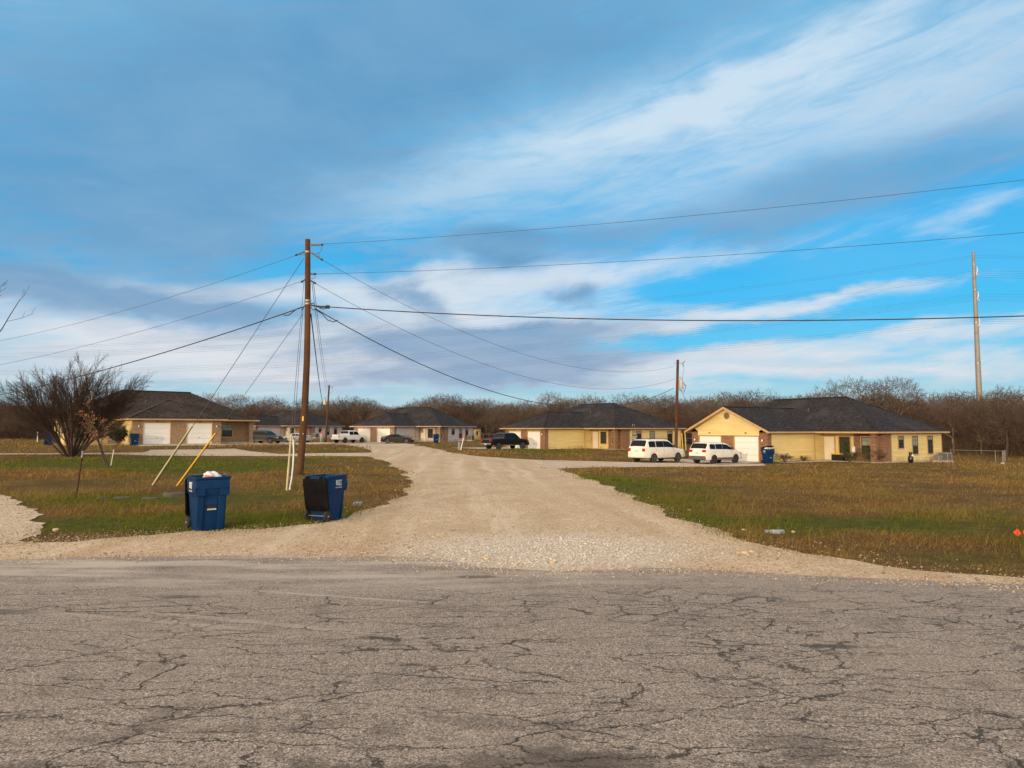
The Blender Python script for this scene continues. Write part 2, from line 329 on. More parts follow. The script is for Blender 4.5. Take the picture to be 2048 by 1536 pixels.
# ------------------------------------------------------------------ mesh collecting
class MB:
    def __init__(s): s.v = []; s.f = []
    def add(s, vs, fs):
        o = len(s.v); s.v += [tuple(v) for v in vs]; s.f += [tuple(i + o for i in f) for f in fs]; return s
    def quad(s, a, b, c, d): return s.add([a, b, c, d], [(0, 1, 2, 3)])
    def poly(s, pts): return s.add(pts, [tuple(range(len(pts)))])
    def box(s, x0, x1, y0, y1, z0, z1):
        return s.add([(x0, y0, z0), (x1, y0, z0), (x1, y1, z0), (x0, y1, z0), (x0, y0, z1), (x1, y0, z1), (x1, y1, z1), (x0, y1, z1)],
                     [(0, 3, 2, 1), (4, 5, 6, 7), (0, 1, 5, 4), (1, 2, 6, 5), (2, 3, 7, 6), (3, 0, 4, 7)])
    def cbox(s, c, sz): return s.box(c[0] - sz[0] / 2, c[0] + sz[0] / 2, c[1] - sz[1] / 2, c[1] + sz[1] / 2, c[2] - sz[2] / 2, c[2] + sz[2] / 2)
    def tube(s, pts, r, n=8, cap=True):
        pts = [Vector(p) for p in pts]; k = len(pts); rs = r if isinstance(r, (list, tuple)) else [r] * k
        vs = []; u = None
        for i, p in enumerate(pts):
            t = (pts[min(i + 1, k - 1)] - pts[max(i - 1, 0)])
            t = t.normalized() if t.length > 1e-9 else Vector((0, 0, 1))
            if u is None: u = t.orthogonal().normalized()
            else:
                u = (u - t * u.dot(t)); u = u.normalized() if u.length > 1e-6 else t.orthogonal().normalized()
            w = t.cross(u)
            for j in range(n):
                a = 2 * math.pi * j / n; vs.append(p + (u * math.cos(a) + w * math.sin(a)) * rs[i])
        fs = [(i * n + j, i * n + (j + 1) % n, (i + 1) * n + (j + 1) % n, (i + 1) * n + j) for i in range(k - 1) for j in range(n)]
        if cap: fs += [tuple(range(n))[::-1], tuple((k - 1) * n + j for j in range(n))]
        return s.add(vs, fs)
    def lathe(s, prof, c=(0, 0, 0), n=16, axis='z'):
        vs = []
        for r, h in prof:
            for j in range(n):
                a = 2 * math.pi * j / n; p = (r * math.cos(a), r * math.sin(a), h)
                if axis == 'y': p = (p[0], h, p[1])
                elif axis == 'x': p = (h, p[0], p[1])
                vs.append((p[0] + c[0], p[1] + c[1], p[2] + c[2]))
        k = len(prof)
        fs = [(i * n + j, i * n + (j + 1) % n, (i + 1) * n + (j + 1) % n, (i + 1) * n + j) for i in range(k - 1) for j in range(n)]
        fs += [tuple(range(n))[::-1], tuple((k - 1) * n + j for j in range(n))]
        return s.add(vs, fs)
    def xf(s, mat):
        s.v = [tuple(mat @ Vector(v)) for v in s.v]; return s
    def mir(s, m):
        if m < 0: s.v = [(v[0], -v[1], v[2]) for v in s.v]; s.f = [f[::-1] for f in s.f]
        return s
    def build(s, name, m, parent=None, smooth=False, bevel=0.0, recalc=True, sub=0):
        me = bpy.data.meshes.new(name); me.from_pydata(s.v, [], s.f); me.update()
        if recalc or bevel:
            b = bmesh.new(); b.from_mesh(me)
            bmesh.ops.remove_doubles(b, verts=b.verts, dist=1e-5)
            bmesh.ops.recalc_face_normals(b, faces=b.faces)
            if bevel: bmesh.ops.bevel(b, geom=[e for e in b.edges if len(e.link_faces) == 2 and e.calc_face_angle(0) > .5], offset=bevel, segments=2, profile=.5, affect='EDGES', clamp_overlap=True)
            b.to_mesh(me); b.free()
        if smooth:
            me.polygons.foreach_set('use_smooth', [True] * len(me.polygons))
            if smooth != 'all': me.set_sharp_from_angle(angle=R(38))
        me.materials.append(m)
        o = bpy.data.objects.new(name, me); COL.objects.link(o)
        if parent is not None: o.parent = parent
        return o
def fastmesh(name, v, f, m, parent=None, smooth=False):
    """numpy arrays straight into a mesh: v (n,3), f (k,3) or (k,4)"""
    me = bpy.data.meshes.new(name); v = np.asarray(v, np.float32); f = np.asarray(f, np.int32); k = f.shape[1]
    me.vertices.add(len(v)); me.vertices.foreach_set('co', v.ravel())
    me.loops.add(f.size); me.loops.foreach_set('vertex_index', f.ravel())
    me.polygons.add(len(f)); me.polygons.foreach_set('loop_start', np.arange(0, f.size, k, dtype=np.int32)); me.polygons.foreach_set('loop_total', np.full(len(f), k, np.int32))
    if smooth: me.polygons.foreach_set('use_smooth', np.ones(len(f), bool))
    me.update(calc_edges=True); me.materials.append(m)
    if name is None: return me
    o = bpy.data.objects.new(name, me); COL.objects.link(o)
    if parent is not None: o.parent = parent
    return o
def thing(name, label, cat, loc=(0, 0, 0), rz=0.0, group=None):
    o = bpy.data.objects.new(name, None); COL.objects.link(o); o.location = loc; o.rotation_euler = (0, 0, rz); o.empty_display_size = .2
    return tag(o, label, cat, group)
def tag(o, label=None, cat=None, group=None, kind=None):
    for k, v in (('label', label), ('category', cat), ('group', group), ('kind', kind)):
        if v: o[k] = v
    return o
def dup(root, loc, rz, label=None, group=None, scale=None):
    r = root.copy(); COL.objects.link(r); r.location = loc; r.rotation_euler = (0, 0, rz)
    if scale: r.scale = (scale,) * 3 if isinstance(scale, (int, float)) else scale
    if label: r['label'] = label
    if group: r['group'] = group
    for ch in list(root.children):
        c = ch.copy(); COL.objects.link(c); c.parent = r
        for g in list(ch.children): d = g.copy(); COL.objects.link(d); d.parent = c
    return r
def textmesh(name, s, size, m, parent, mat4, ext=.002, outline=0.0):
    cu = bpy.data.curves.new('lettering', 'FONT'); cu.body = s; cu.size = size; cu.align_x = 'CENTER'; cu.extrude = ext
    if outline: cu.fill_mode = 'NONE'; cu.bevel_depth = outline; cu.bevel_resolution = 0; cu.resolution_u = 3
    t = bpy.data.objects.new('lettering', cu); COL.objects.link(t)
    dg = bpy.context.evaluated_depsgraph_get(); me = bpy.data.meshes.new_from_object(t.evaluated_get(dg))
    bpy.data.objects.remove(t); bpy.data.curves.remove(cu)
    me.transform(mat4); me.materials.clear(); me.materials.append(m); me.name = name
    o = bpy.data.objects.new(name, me); COL.objects.link(o); o.parent = parent
    return o
# ------------------------------------------------------------------ ground, road, gravel
rng = np.random.default_rng(7)
def axis(segs):
    out = []
    for a, b, st in segs: out += list(np.arange(a, b - 1e-6, st))
    out.append(segs[-1][1]); return np.array(out)
def snoise(x, y, s, seed=0):
    """smooth 2-D wobble, about -1..1"""
    r = np.random.default_rng(seed); o = 0
    for i in range(9):
        a = r.uniform(0, 2 * math.pi); k = s * r.uniform(.5, 2.2); o = o + np.sin((x * math.cos(a) + y * math.sin(a)) * k + r.uniform(0, 6.28)) / (k / s) ** .6
    return o / 4.2
GREEN = [(330, 1045, 4.0, 1.5, .95), (180, 1000, 3.5, 2.0, .7), (560, 1045, 2.0, .9, .5), (1210, 975, 3.2, 7.0, .6), (1400, 1045, 3.0, 1.5, .6), (1735, 1048, 1.1, .8, 1.1), (1500, 1075, 2.0, .8, .45), (1750, 1120, 3.0, .6, .4),
         (1080, 903, 6, 4, .6), (60, 876, 14, 3, .9), (420, 930, 10, 6, .35), (300, 925, 14, 6, .4), (620, 903, 6, 2, .4)]
GREEN = [(*gp(a, b)[:2], rx, ry, am) for a, b, rx, ry, am in GREEN]
def greenness(x, y):
    g = 0.22 + .20 * snoise(x, y, .6, 3) + .17 * snoise(x, y, 1.6, 4)
    for gx, gy, rx, ry, am in GREEN: g = g + am * np.exp(-((x - gx) / rx) ** 2 - ((y - gy) / ry) ** 2)
    return np.clip(g, 0, 1)
def grass_material(name, blades):
    m, q, b = newmat(name)
    co = q.n('ShaderNodeTexCoord').outputs['Object']
    at_ = q.n('ShaderNodeAttribute', attribute_name='green'); g = at_.outputs['Fac']
    n1 = q.noise(co, .35, 5, .6); n2 = q.noise(co, 2.3, 5, .65); n3 = q.noise(co, 14, 4, .7)
    dead = q.mix(q.ss(n2, .35, .68), (.128, .080, .027), (.198, .132, .045))
    dead = q.mix(q.ss(n1, .42, .66), dead, (.118, .062, .025))
    dead = q.mix(q.ss(n3, .45, .75, 0, .7), dead, (.32, .215, .07))
    grn = q.mix(q.ss(n2, .3, .7), (.060, .082, .008), (.125, .128, .016))
    gf = q.ss(q.m('ADD', g, q.m('MULTIPLY', q.m('SUBTRACT', n3, .5), .7)), .22, .72)
    c = q.mix(gf, dead, grn)
    if blades:
        ri = q.n('ShaderNodeNewGeometry').outputs['Random Per Island']
        c = q.mix(q.ss(ri, .55, 1.0, 0, .75), c, q.mix(gf, (.36, .245, .08), (.15, .16, .022)))
        c = q.mix(q.ss(ri, .25, 0.0, 0, .6), c, (.045, .030, .012))
    else:
        c = q.mix(q.ss(q.noise(co, 5.5, 6, .7), .52, .70, 0, .75), c, (.055, .034, .018))
        c = q.mix(q.ss(q.noise(co, 40, 3, .7), .58, .72, 0, .6), c, (.24, .17, .09))
        bn = q.n('ShaderNodeBump'); bn.inputs['Strength'].default_value = 1.0; bn.inputs['Distance'].default_value = .08
        q.put(bn.inputs['Height'], q.m('ADD', n3, q.noise(co, 45, 3))); q.t.links.new(bn.outputs[0], b.inputs['Normal'])
    q.put(b.inputs['Base Color'], c); b.inputs['Roughness'].default_value = .95; b.inputs['Specular IOR Level'].default_value = .1
    return m
def set_attr(me, name, vals):
    a = me.attributes.new(name, 'FLOAT', 'POINT'); a.data.foreach_set('value', np.asarray(vals, np.float32))
gx = axis([(-1500, -300, 150), (-300, -90, 15), (-90, -46, 3), (-46, 46, .8), (46, 90, 3), (90, 300, 15), (300, 1500, 150)])
gy = axis([(-300, -40, 20), (-40, 4, 4), (4, 60, .8), (60, 150, 1.6), (150, 250, 8), (250, 600, 40), (600, 3000, 300)])
XX, YY = np.meshgrid(gx, gy); xs, ys = XX.ravel(), YY.ravel(); zs = hz_np(xs, ys)
near = np.exp(-((xs) / 50) ** 2) * (ys > 12.5)
zs = zs - 0.0
nx, ny = len(gx), len(gy); idx = np.arange(nx * ny).reshape(ny, nx)
gf = np.stack([idx[:-1, :-1], idx[:-1, 1:], idx[1:, 1:], idx[1:, :-1]], -1).reshape(-1, 4)
ground = fastmesh('ground', np.stack([xs, ys, zs], 1), gf, grass_material('field', False), smooth=True)
set_attr(ground.data, 'green', greenness(xs, ys)); tag(ground, kind='structure')

def inside(x, y, poly):
    x = np.asarray(x); y = np.asarray(y); c = np.zeros(x.shape, bool); n = len(poly)
    for i in range(n):
        x1, y1 = poly[i][0], poly[i][1]; x2, y2 = poly[(i + 1) % n][0], poly[(i + 1) % n][1]
        if y1 == y2: continue
        c ^= ((y1 > y) != (y2 > y)) & (x < (x2 - x1) * (y - y1) / (y2 - y1) + x1)
    return c
def rough_edge(poly, step, jit, seed):
    r = random.Random(seed); out = []; n = len(poly)
    for i in range(n):
        a, b = Vector(poly[i][:2]), Vector(poly[(i + 1) % n][:2]); d = (b - a).length
        k = max(1, int(d / max(step, min(a.length, b.length) * .012)))
        nrm = Vector((-(b - a).y, (b - a).x)).normalized() if d > 0 else Vector((0, 0))
        for j in range(k):
            p = a.lerp(b, j / k); s = snoise(np.array([p.x]), np.array([p.y]), 1.3, seed)[0] * jit * 1.2 + r.uniform(-1, 1) * jit * .45
            out.append(p + nrm * (s if j else s * .5))
    return out
def sheet(name, poly, off, mat, cell=1.2, step=.35, jit=.12, seed=1, kind='structure', flat=None):
    pts = rough_edge(poly, step, jit, seed) if jit else [Vector(p[:2]) for p in poly]
    P = [(p.x, p.y) for p in pts]
    xa, ya = np.array([p[0] for p in P]), np.array([p[1] for p in P])
    ex = (xa.max() - xa.min()) / cell; ey = (ya.max() - ya.min()) / cell
    while ex * ey > 9000: cell *= 1.2; ex /= 1.2; ey /= 1.2
    g1, g2 = np.meshgrid(np.arange(xa.min() + .13, xa.max(), cell), np.arange(ya.min() + .17, ya.max(), cell)); g1, g2 = g1.ravel(), g2.ravel()
    k = inside(g1, g2, P); allp = [Vector(p) for p in P] + [Vector((a, b)) for a, b in zip(g1[k], g2[k])]
    n = len(P)
    vo, eo, fo, *_ = geometry.delaunay_2d_cdt(allp, [], [list(range(n))], 1, 1e-4)
    x = np.array([v.x for v in vo]); y = np.array([v.y for v in vo]); z = hz_np(x, y) + off
    mb = MB(); mb.v = list(zip(x.tolist(), y.tolist(), z.tolist())); mb.f = [tuple(f) for f in fo]
    o = mb.build(name, mat, recalc=False)
    b = bmesh.new(); b.from_mesh(o.data); bmesh.ops.recalc_face_normals(b, faces=b.faces)
    if b.faces and sum(f.normal.z for f in b.faces) < 0: bmesh.ops.reverse_faces(b, faces=b.faces)
    b.to_mesh(o.data); b.free()
    o.data.polygons.foreach_set('use_smooth', [True] * len(o.data.polygons))
    if kind: o['kind'] = kind
    return o
def gpx(pts): return [tuple(gp(a, b)[:2]) for a, b in pts]

# --- asphalt
m, q, b = newmat('asphalt')
co = q.n('ShaderNodeTexCoord').outputs['Object']; x, y, z = q.sep(co)
vor = q.n('ShaderNodeTexVoronoi'); q.put(vor.inputs['Vector'], co); vor.inputs['Scale'].default_value = 98
chip = q.sep(vor.outputs['Color'])[0]
vor2 = q.n('ShaderNodeTexVoronoi'); q.put(vor2.inputs['Vector'], co); vor2.inputs['Scale'].default_value = 40
chip2 = q.sep(vor2.outputs['Color'])[1]
c = q.ramp(chip, [(0, (.080, .066, .057)), (.25, (.175, .147, .128)), (.6, (.315, .266, .234)), (.88, (.47, .405, .355)), (1, (.62, .56, .51))])
c = q.mix(q.ss(chip2, .6, .95, 0, .55), c, (.36, .28, .21)); c = q.mix(q.ss(chip2, .25, .0, 0, .45), c, (.075, .06, .05))
big = q.noise(co, .35, 5, .62); mid = q.noise(co, 1.6, 5, .65)
c = q.mix(q.ss(mid, .50, .70, 0, .42), c, (.10, .080, .066))
c = q.mix(q.ss(big, .45, .7, 0, .35), c, (.36, .30, .25))
# worn patch towards the camera side, where the binder shows
wornm = q.m('MULTIPLY', q.ss(y, 6.4, 4.4), q.ss(q.noise(q.vm('MULTIPLY', co, (.8, 2.0, 1)), 1.5, 6, .7), .48, .62))
c = q.mix(q.m('MULTIPLY', wornm, .6), c, (.060, .048, .040))
# pale dust carried onto the road from the gravel
dst = q.m('MULTIPLY', q.ss(y, 8.2, 11.0), q.ss(q.noise(q.vm('MULTIPLY', co, (.35, 2.2, 1)), 1.0, 6, .65), .40, .66))
dst = q.m('MULTIPLY', dst, q.ss(x, 4.5, -1.0, .25, 1.0))
c = q.mix(q.m('MULTIPLY', dst, .9), c, (.54, .475, .41))
tr = q.m('MULTIPLY', q.ss(q.noise(q.comb(q.m('ADD', q.m('MULTIPLY', x, .16), q.m('MULTIPLY', y, .35)), q.m('SUBTRACT', q.m('MULTIPLY', y, 2.4), q.m('MULTIPLY', x, -.62)), 0.0), 1.2, 3, .5), .60, .72), q.ss(x, 2.0, -3.0))
c = q.mix(q.m('MULTIPLY', q.m('MULTIPLY', tr, q.ss(y, 6.6, 8.0)), .65), c, (.54, .48, .42))
oil = None
for ox, oy, orx, ory in [(-6.0, 8.3, .42, .14), (-6.9, 7.85, .34, .12), (-4.3, 9.0, .3, .1), (-.5, 10.2, .35, .12), (.3, 4.6, .9, .25), (1.9, 4.35, 1.1, .2), (-1.2, 4.3, .8, .15)]:
    wv = q.noise(co, 3.5, 4, .6)
    u = q.m('DIVIDE', q.m('SUBTRACT', x, ox), orx); v = q.m('DIVIDE', q.m('SUBTRACT', y, oy), ory)
    d = q.m('SUBTRACT', q.m('ADD', q.m('MULTIPLY', u, u), q.m('MULTIPLY', v, v)), q.m('MULTIPLY', q.m('SUBTRACT', wv, .5), 3.0))
    k = q.ss(d, 1.3, .3); oil = k if oil is None else q.m('MAXIMUM', oil, k)
c = q.mix(q.m('MULTIPLY', oil, .6), c, (.075, .058, .046))
# cracks: long ones along the road, and a polygon network nearer the far lane
wn = q.n('ShaderNodeTexNoise'); q.put(wn.inputs['Vector'], co); wn.inputs['Scale'].default_value = 1.7; wn.inputs['Detail'].default_value = 6; wn.inputs['Roughness'].default_value = .65
wn2 = q.n('ShaderNodeTexNoise'); q.put(wn2.inputs['Vector'], co); wn2.inputs['Scale'].default_value = 9; wn2.inputs['Detail'].default_value = 5; wn2.inputs['Roughness'].default_value = .7
warp = q.vm('ADD', q.vm('MULTIPLY', q.vm('SUBTRACT', wn.outputs[1], (.5, .5, .5)), (.9, .34, 0)), q.vm('MULTIPLY', q.vm('SUBTRACT', wn2.outputs[1], (.5, .5, .5)), (.16, .10, 0)))
def crack(scale, vec, w0, w1):
    v = q.n('ShaderNodeTexVoronoi', feature='DISTANCE_TO_EDGE'); q.put(v.inputs['Vector'], vec); v.inputs['Scale'].default_value = scale; v.inputs['Randomness'].default_value = 1
    return q.ss(v.outputs['Distance'], w1, w0)
cw = q.vm('ADD', co, warp)
k1 = crack(1.0, q.vm('MULTIPLY', cw, (1.0, 3.1, 0)), .002, .017)
k1 = q.m('MULTIPLY', k1, q.ss(q.noise(co, .55, 3, .5), .42, .58))
k2 = crack(1.0, q.vm('MULTIPLY', cw, (1.5, 2.2, 0)), .004, .026)
k2 = q.m('MULTIPLY', k2, q.ss(q.noise(q.vm('ADD', co, (7.3, 2, 0)), .38, 2, .5), .50, .60)); k2 = q.m('MULTIPLY', k2, q.m('MULTIPLY', q.ss(y, 5.6, 6.6), q.ss(x, -1.0, 1.0, .12, 1.0)))
k3 = crack(1.0, q.vm('ADD', q.vm('MULTIPLY', cw, (.5, 1.9, 0)), (3.3, 1.7, 0)), .002, .011)
ck = q.m('MAXIMUM', q.m('MAXIMUM', k1, k2), k3)
ck = q.m('MULTIPLY', ck, q.m('MULTIPLY', q.ss(y, 10.3, 8.6), q.ss(q.noise(co, 2.6, 4, .6), .30, .52)))
c = q.mix(q.m('MULTIPLY', ck, .82), c, (.032, .026, .021))
q.put(b.inputs['Base Color'], c); b.inputs['Roughness'].default_value = .88; b.inputs['Specular IOR Level'].default_value = .3
bn = q.n('ShaderNodeBump'); bn.inputs['Strength'].default_value = .9; bn.inputs['Distance'].default_value = .012
q.put(bn.inputs['Height'], q.m('SUBTRACT', q.m('ADD', chip, q.m('MULTIPLY', chip2, .7)), q.m('MULTIPLY', ck, 2.5))); q.t.links.new(bn.outputs[0], b.inputs['Normal'])
edge = gpx([(-420, 1130), (-60, 1124), (120, 1118), (300, 1114), (560, 1113), (760, 1114), (880, 1120), (960, 1136), (1120, 1146), (1300, 1138), (1400, 1140), (1600, 1152), (1800, 1160), (2048, 1172), (2120, 1176), (2500, 1190)])
ROAD = [(-160, -12), (160, -12), (160, edge[-1][1] - 1.4), (60, edge[-1][1] - .8)] + edge[::-1] + [(-60, edge[0][1] + .3), (-160, edge[0][1] + .5)]
sheet('asphalt_road', ROAD, .020, m, cell=1.5, step=.2, jit=.05, seed=5)

# --- gravel
def gravelmat(name, tone, pale, sc, pebble=.6, mouth=None):
    m, q, b = newmat(name)
    co = q.n('ShaderNodeTexCoord').outputs['Object']
    v = q.n('ShaderNodeTexVoronoi'); q.put(v.inputs['Vector'], co); v.inputs['Scale'].default_value = sc
    v2 = q.n('ShaderNodeTexVoronoi'); q.put(v2.inputs['Vector'], co); v2.inputs['Scale'].default_value = sc * .42
    ch = q.sep(v.outputs['Color'])[0]; c2 = q.sep(v2.outputs['Color'])[0]
    c = q.mix(ch, tuple(a * .55 for a in tone), tuple(min(.85, a * 1.35) for a in tone))
    c = q.mix(q.ss(c2, .72, .98, 0, pebble), c, pale)
    c = q.mix(q.ss(c2, .22, .0, 0, pebble * .6), c, tuple(a * .5 for a in tone))
    n = q.noise(co, .45, 5, .6); c = q.mix(q.ss(n, .42, .68, 0, .6), c, tuple(a * .76 for a in tone)); c = q.mix(q.ss(q.noise(co, 1.9, 4, .6), .5, .75, 0, .45), c, pale)
    x, y, z = q.sep(co)
    if mouth:
        # compacted wheel lines curving up the drive, looser paler gravel between and beside them
        bend = q.m('ADD', x, q.m('ADD', q.m('MULTIPLY', y, .085), q.m('MULTIPLY', q.noise(co, .12, 2), 1.6)))
        lane = q.noise(q.comb(q.m('MULTIPLY', bend, .85), q.m('MULTIPLY', y, .03), 0.0), 1.25, 3, .5)
        c = q.mix(q.ss(lane, .50, .66, 0, .5), c, (.45, .32, .19)); c = q.mix(q.ss(lane, .48, .34, 0, .42), c, (.74, .63, .50))
        dx, dy = q.m('DIVIDE', q.m('SUBTRACT', x, mouth[0]), 2.3), q.m('DIVIDE', q.m('SUBTRACT', y, mouth[1]), 1.5)
        d = q.m('ADD', q.m('ADD', q.m('MULTIPLY', dx, dx), q.m('MULTIPLY', dy, dy)), q.m('MULTIPLY', q.m('SUBTRACT', q.noise(co, 1.1, 5, .65), .5), 2.4))
        c = q.mix(q.ss(d, 2.6, .0, 0, .75), c, q.mix(ch, (.44, .395, .35), (.80, .75, .69)))
    q.put(b.inputs['Base Color'], c); b.inputs['Roughness'].default_value = .95; b.inputs['Specular IOR Level'].default_value = .15
    bn = q.n('ShaderNodeBump'); bn.inputs['Strength'].default_value = .9; bn.inputs['Distance'].default_value = .02
    q.put(bn.inputs['Height'], q.m('ADD', q.m('ADD', v.outputs['Distance'], c2), q.noise(co, 1.2, 5))); q.t.links.new(bn.outputs[0], b.inputs['Normal'])
    return m
_ac = gp(1110, 1100)
GR = gravelmat('caliche_gravel', (.58, .445, .305), (.74, .63, .49), 40, mouth=(_ac.x, _ac.y))
GRP = gravelmat('pale_gravel', (.56, .45, .34), (.70, .60, .48), 30)
DRIVE = gpx([(-420, 1096), (-200, 1090), (0, 1086), (110, 1084), (200, 1078), (330, 1070), (430, 1066), (520, 1060), (600, 1050), (690, 1036), (750, 1013), (800, 994), (826, 972), (822, 955), (797, 938), (765, 922), (725, 911),
             (745, 903), (730, 897), (690, 889.5), (780, 888.3), (850, 893), (882, 899), (900, 905), (960, 913), (1040, 918), (1120, 921.5), (1130, 934), (1118, 938), (1150, 950), (1240, 985), (1330, 1022), (1400, 1053), (1480, 1080), (1600, 1108), (1760, 1132), (1900, 1146), (2048, 1158), (2110, 1162), (2500, 1176)])
DRIVE_FULL = DRIVE + [(p[0], p[1] - .5) for p in edge[::-1]]
sheet('gravel_drive', DRIVE_FULL, .010, GR, seed=11, jit=.22)
TRACK = gpx([(-150, 909.5), (0, 909.5), (120, 909), (230, 909), (300, 911.5), (460, 912.5), (620, 912.5), (740, 913), (770, 905), (700, 906), (560, 908), (500, 903), (470, 897.5), (400, 899), (300, 900), (285, 905), (230, 906), (120, 906.6), (0, 907), (-150, 907)])
sheet('gravel_track', TRACK, .014, GRP, seed=12, jit=.15)
UPPER = gpx([(430, 886.5), (500, 886), (560, 885.3), (640, 884.6), (720, 885), (800, 886.5), (840, 890), (760, 894), (700, 889.3), (640, 888.5), (560, 889.3), (500, 889.6), (430, 889.6)])
sheet('gravel_lane', UPPER, .018, GRP, seed=13, jit=.25)
BRANCH = gpx([(1090, 920.5), (1180, 922.5), (1300, 925.5), (1390, 926.5), (1530, 927.5), (1530, 931.5), (1430, 933.5), (1300, 934.5), (1200, 935.5), (1120, 937.5), (1080, 935)])
sheet('gravel_spur', BRANCH, .016, GRP, seed=14, jit=.15)
LEFTLOT = gpx([(-400, 984), (-60, 988), (10, 993), (45, 1003), (68, 1022), (66, 1045), (80, 1070), (60, 1088), (-400, 1096)])
sheet('gravel_yard', LEFTLOT, .016, GRP, seed=15, jit=.3)
APRON = gpx([(840, 1108), (930, 1092), (1010, 1072), (1090, 1062), (1180, 1066), (1240, 1088), (1300, 1108), (1350, 1124), (1300, 1140), (1200, 1148), (1100, 1148), (1000, 1142), (930, 1128), (860, 1118)])
GRAVELS = [DRIVE_FULL, TRACK, UPPER, BRANCH, LEFTLOT, ROAD]

# --- loose stones
def ico():
    t = (1 + 5 ** .5) / 2
    v = np.array([(-1, t, 0), (1, t, 0), (-1, -t, 0), (1, -t, 0), (0, -1, t), (0, 1, t), (0, -1, -t), (0, 1, -t), (t, 0, -1), (t, 0, 1), (-t, 0, -1), (-t, 0, 1)], float); v /= np.linalg.norm(v[0])
    f = np.array([(0, 11, 5), (0, 5, 1), (0, 1, 7), (0, 7, 10), (0, 10, 11), (1, 5, 9), (5, 11, 4), (11, 10, 2), (10, 7, 6), (7, 1, 8), (3, 9, 4), (3, 4, 2), (3, 2, 6), (3, 6, 8), (3, 8, 9), (4, 9, 5), (2, 4, 11), (6, 2, 10), (8, 6, 7), (9, 8, 1)])
    return v, f
def scatter_stones(name, pts, size, m):
    v, f = ico(); n = len(pts)
    V = v[None] * rng.uniform(.6, 1.25, (n, 12, 1)) * (size * np.exp(rng.normal(0, .38, n)))[:, None, None]
    V[:, :, 2] *= .7; a = rng.uniform(0, 6.28, n); ca, sa = np.cos(a)[:, None], np.sin(a)[:, None]
    X = V[:, :, 0] * 1.25 * ca - V[:, :, 1] * sa; Y = V[:, :, 0] * 1.25 * sa + V[:, :, 1] * ca
    z = hz_np(pts[:, 0], pts[:, 1]) + .022
    V = np.stack([X + pts[:, 0, None], Y + pts[:, 1, None], V[:, :, 2] + z[:, None]], -1)
    Fc = (f[None] + (np.arange(n) * 12)[:, None, None]).reshape(-1, 3)
    return fastmesh(name, V.reshape(-1, 3), Fc, m)
mst, q, b = newmat('limestone_chips')
ri = q.n('ShaderNodeNewGeometry').outputs['Random Per Island']
co = q.n('ShaderNodeTexCoord').outputs['Object']; x, y, z = q.sep(co); dx, dy = q.m('DIVIDE', q.m('SUBTRACT', x, _ac.x), 2.3), q.m('DIVIDE', q.m('SUBTRACT', y, _ac.y), 1.5)
wm = q.m('MULTIPLY', q.ss(q.m('ADD', q.m('MULTIPLY', dx, dx), q.m('MULTIPLY', dy, dy)), 2.6, .3), .75)
q.put(b.inputs['Base Color'], q.mix(wm, q.ramp(ri, [(0, (.22, .16, .10)), (.3, (.38, .28, .19)), (.65, (.50, .39, .27)), (.9, (.62, .53, .42)), (1, (.30, .26, .23))]), q.ramp(ri, [(0, (.36, .33, .30)), (.5, (.60, .56, .52)), (1, (.80, .77, .73))]))); b.inputs['Roughness'].default_value = .9
def sample_poly(poly, n, power=1.0):
    xa = np.array([p[0] for p in poly]); ya = np.array([p[1] for p in poly]); out = np.zeros((0, 2))
    lo, hi = max(8.0, ya.min()), min(34.0, ya.max())
    while len(out) < n:
        yy = lo * (hi / lo) ** rng.uniform(0, 1, n * 4); xx = rng.uniform(max(xa.min(), -16), min(xa.max(), 17), n * 4)
        k = inside(xx, yy, poly) & (rng.uniform(0, 1, n * 4) < (lo / yy) ** power); out = np.vstack([out, np.stack([xx[k], yy[k]], 1)])
    return out[:n]
st = [sample_poly(DRIVE_FULL, 9000), np.array([_ac.x, _ac.y]) + rng.normal(0, 1, (9000, 2)) * (1.9, .85), sample_poly(LEFTLOT, 1500)]
e = []
for i in range(9000):                           # strewn along the verge between gravel and grass
    k = rng.integers(0, len(DRIVE) - 1); a, bb = np.array(DRIVE[k]), np.array(DRIVE[k + 1]); p = a + (bb - a) * rng.uniform() + rng.normal(0, .45, 2)
    if 8 < p[1] < 40 and abs(p[0]) < 20 and not (p[0] > 4.5 and rng.uniform() < .75): e.append(p)
for i in range(2500):
    k = rng.integers(0, len(edge) - 1); a, bb = np.array(edge[k]), np.array(edge[k + 1]); e.append(a + (bb - a) * rng.uniform() + rng.normal(0, .28, 2))
sizes = np.concatenate([np.full(9000, .0085), np.full(9000, .0095), np.full(1500, .012), np.full(len(e), .0085)])
allp = np.vstack(st + [np.array(e)])
tag(scatter_stones('gravel', allp, sizes, mst), kind='stuff')
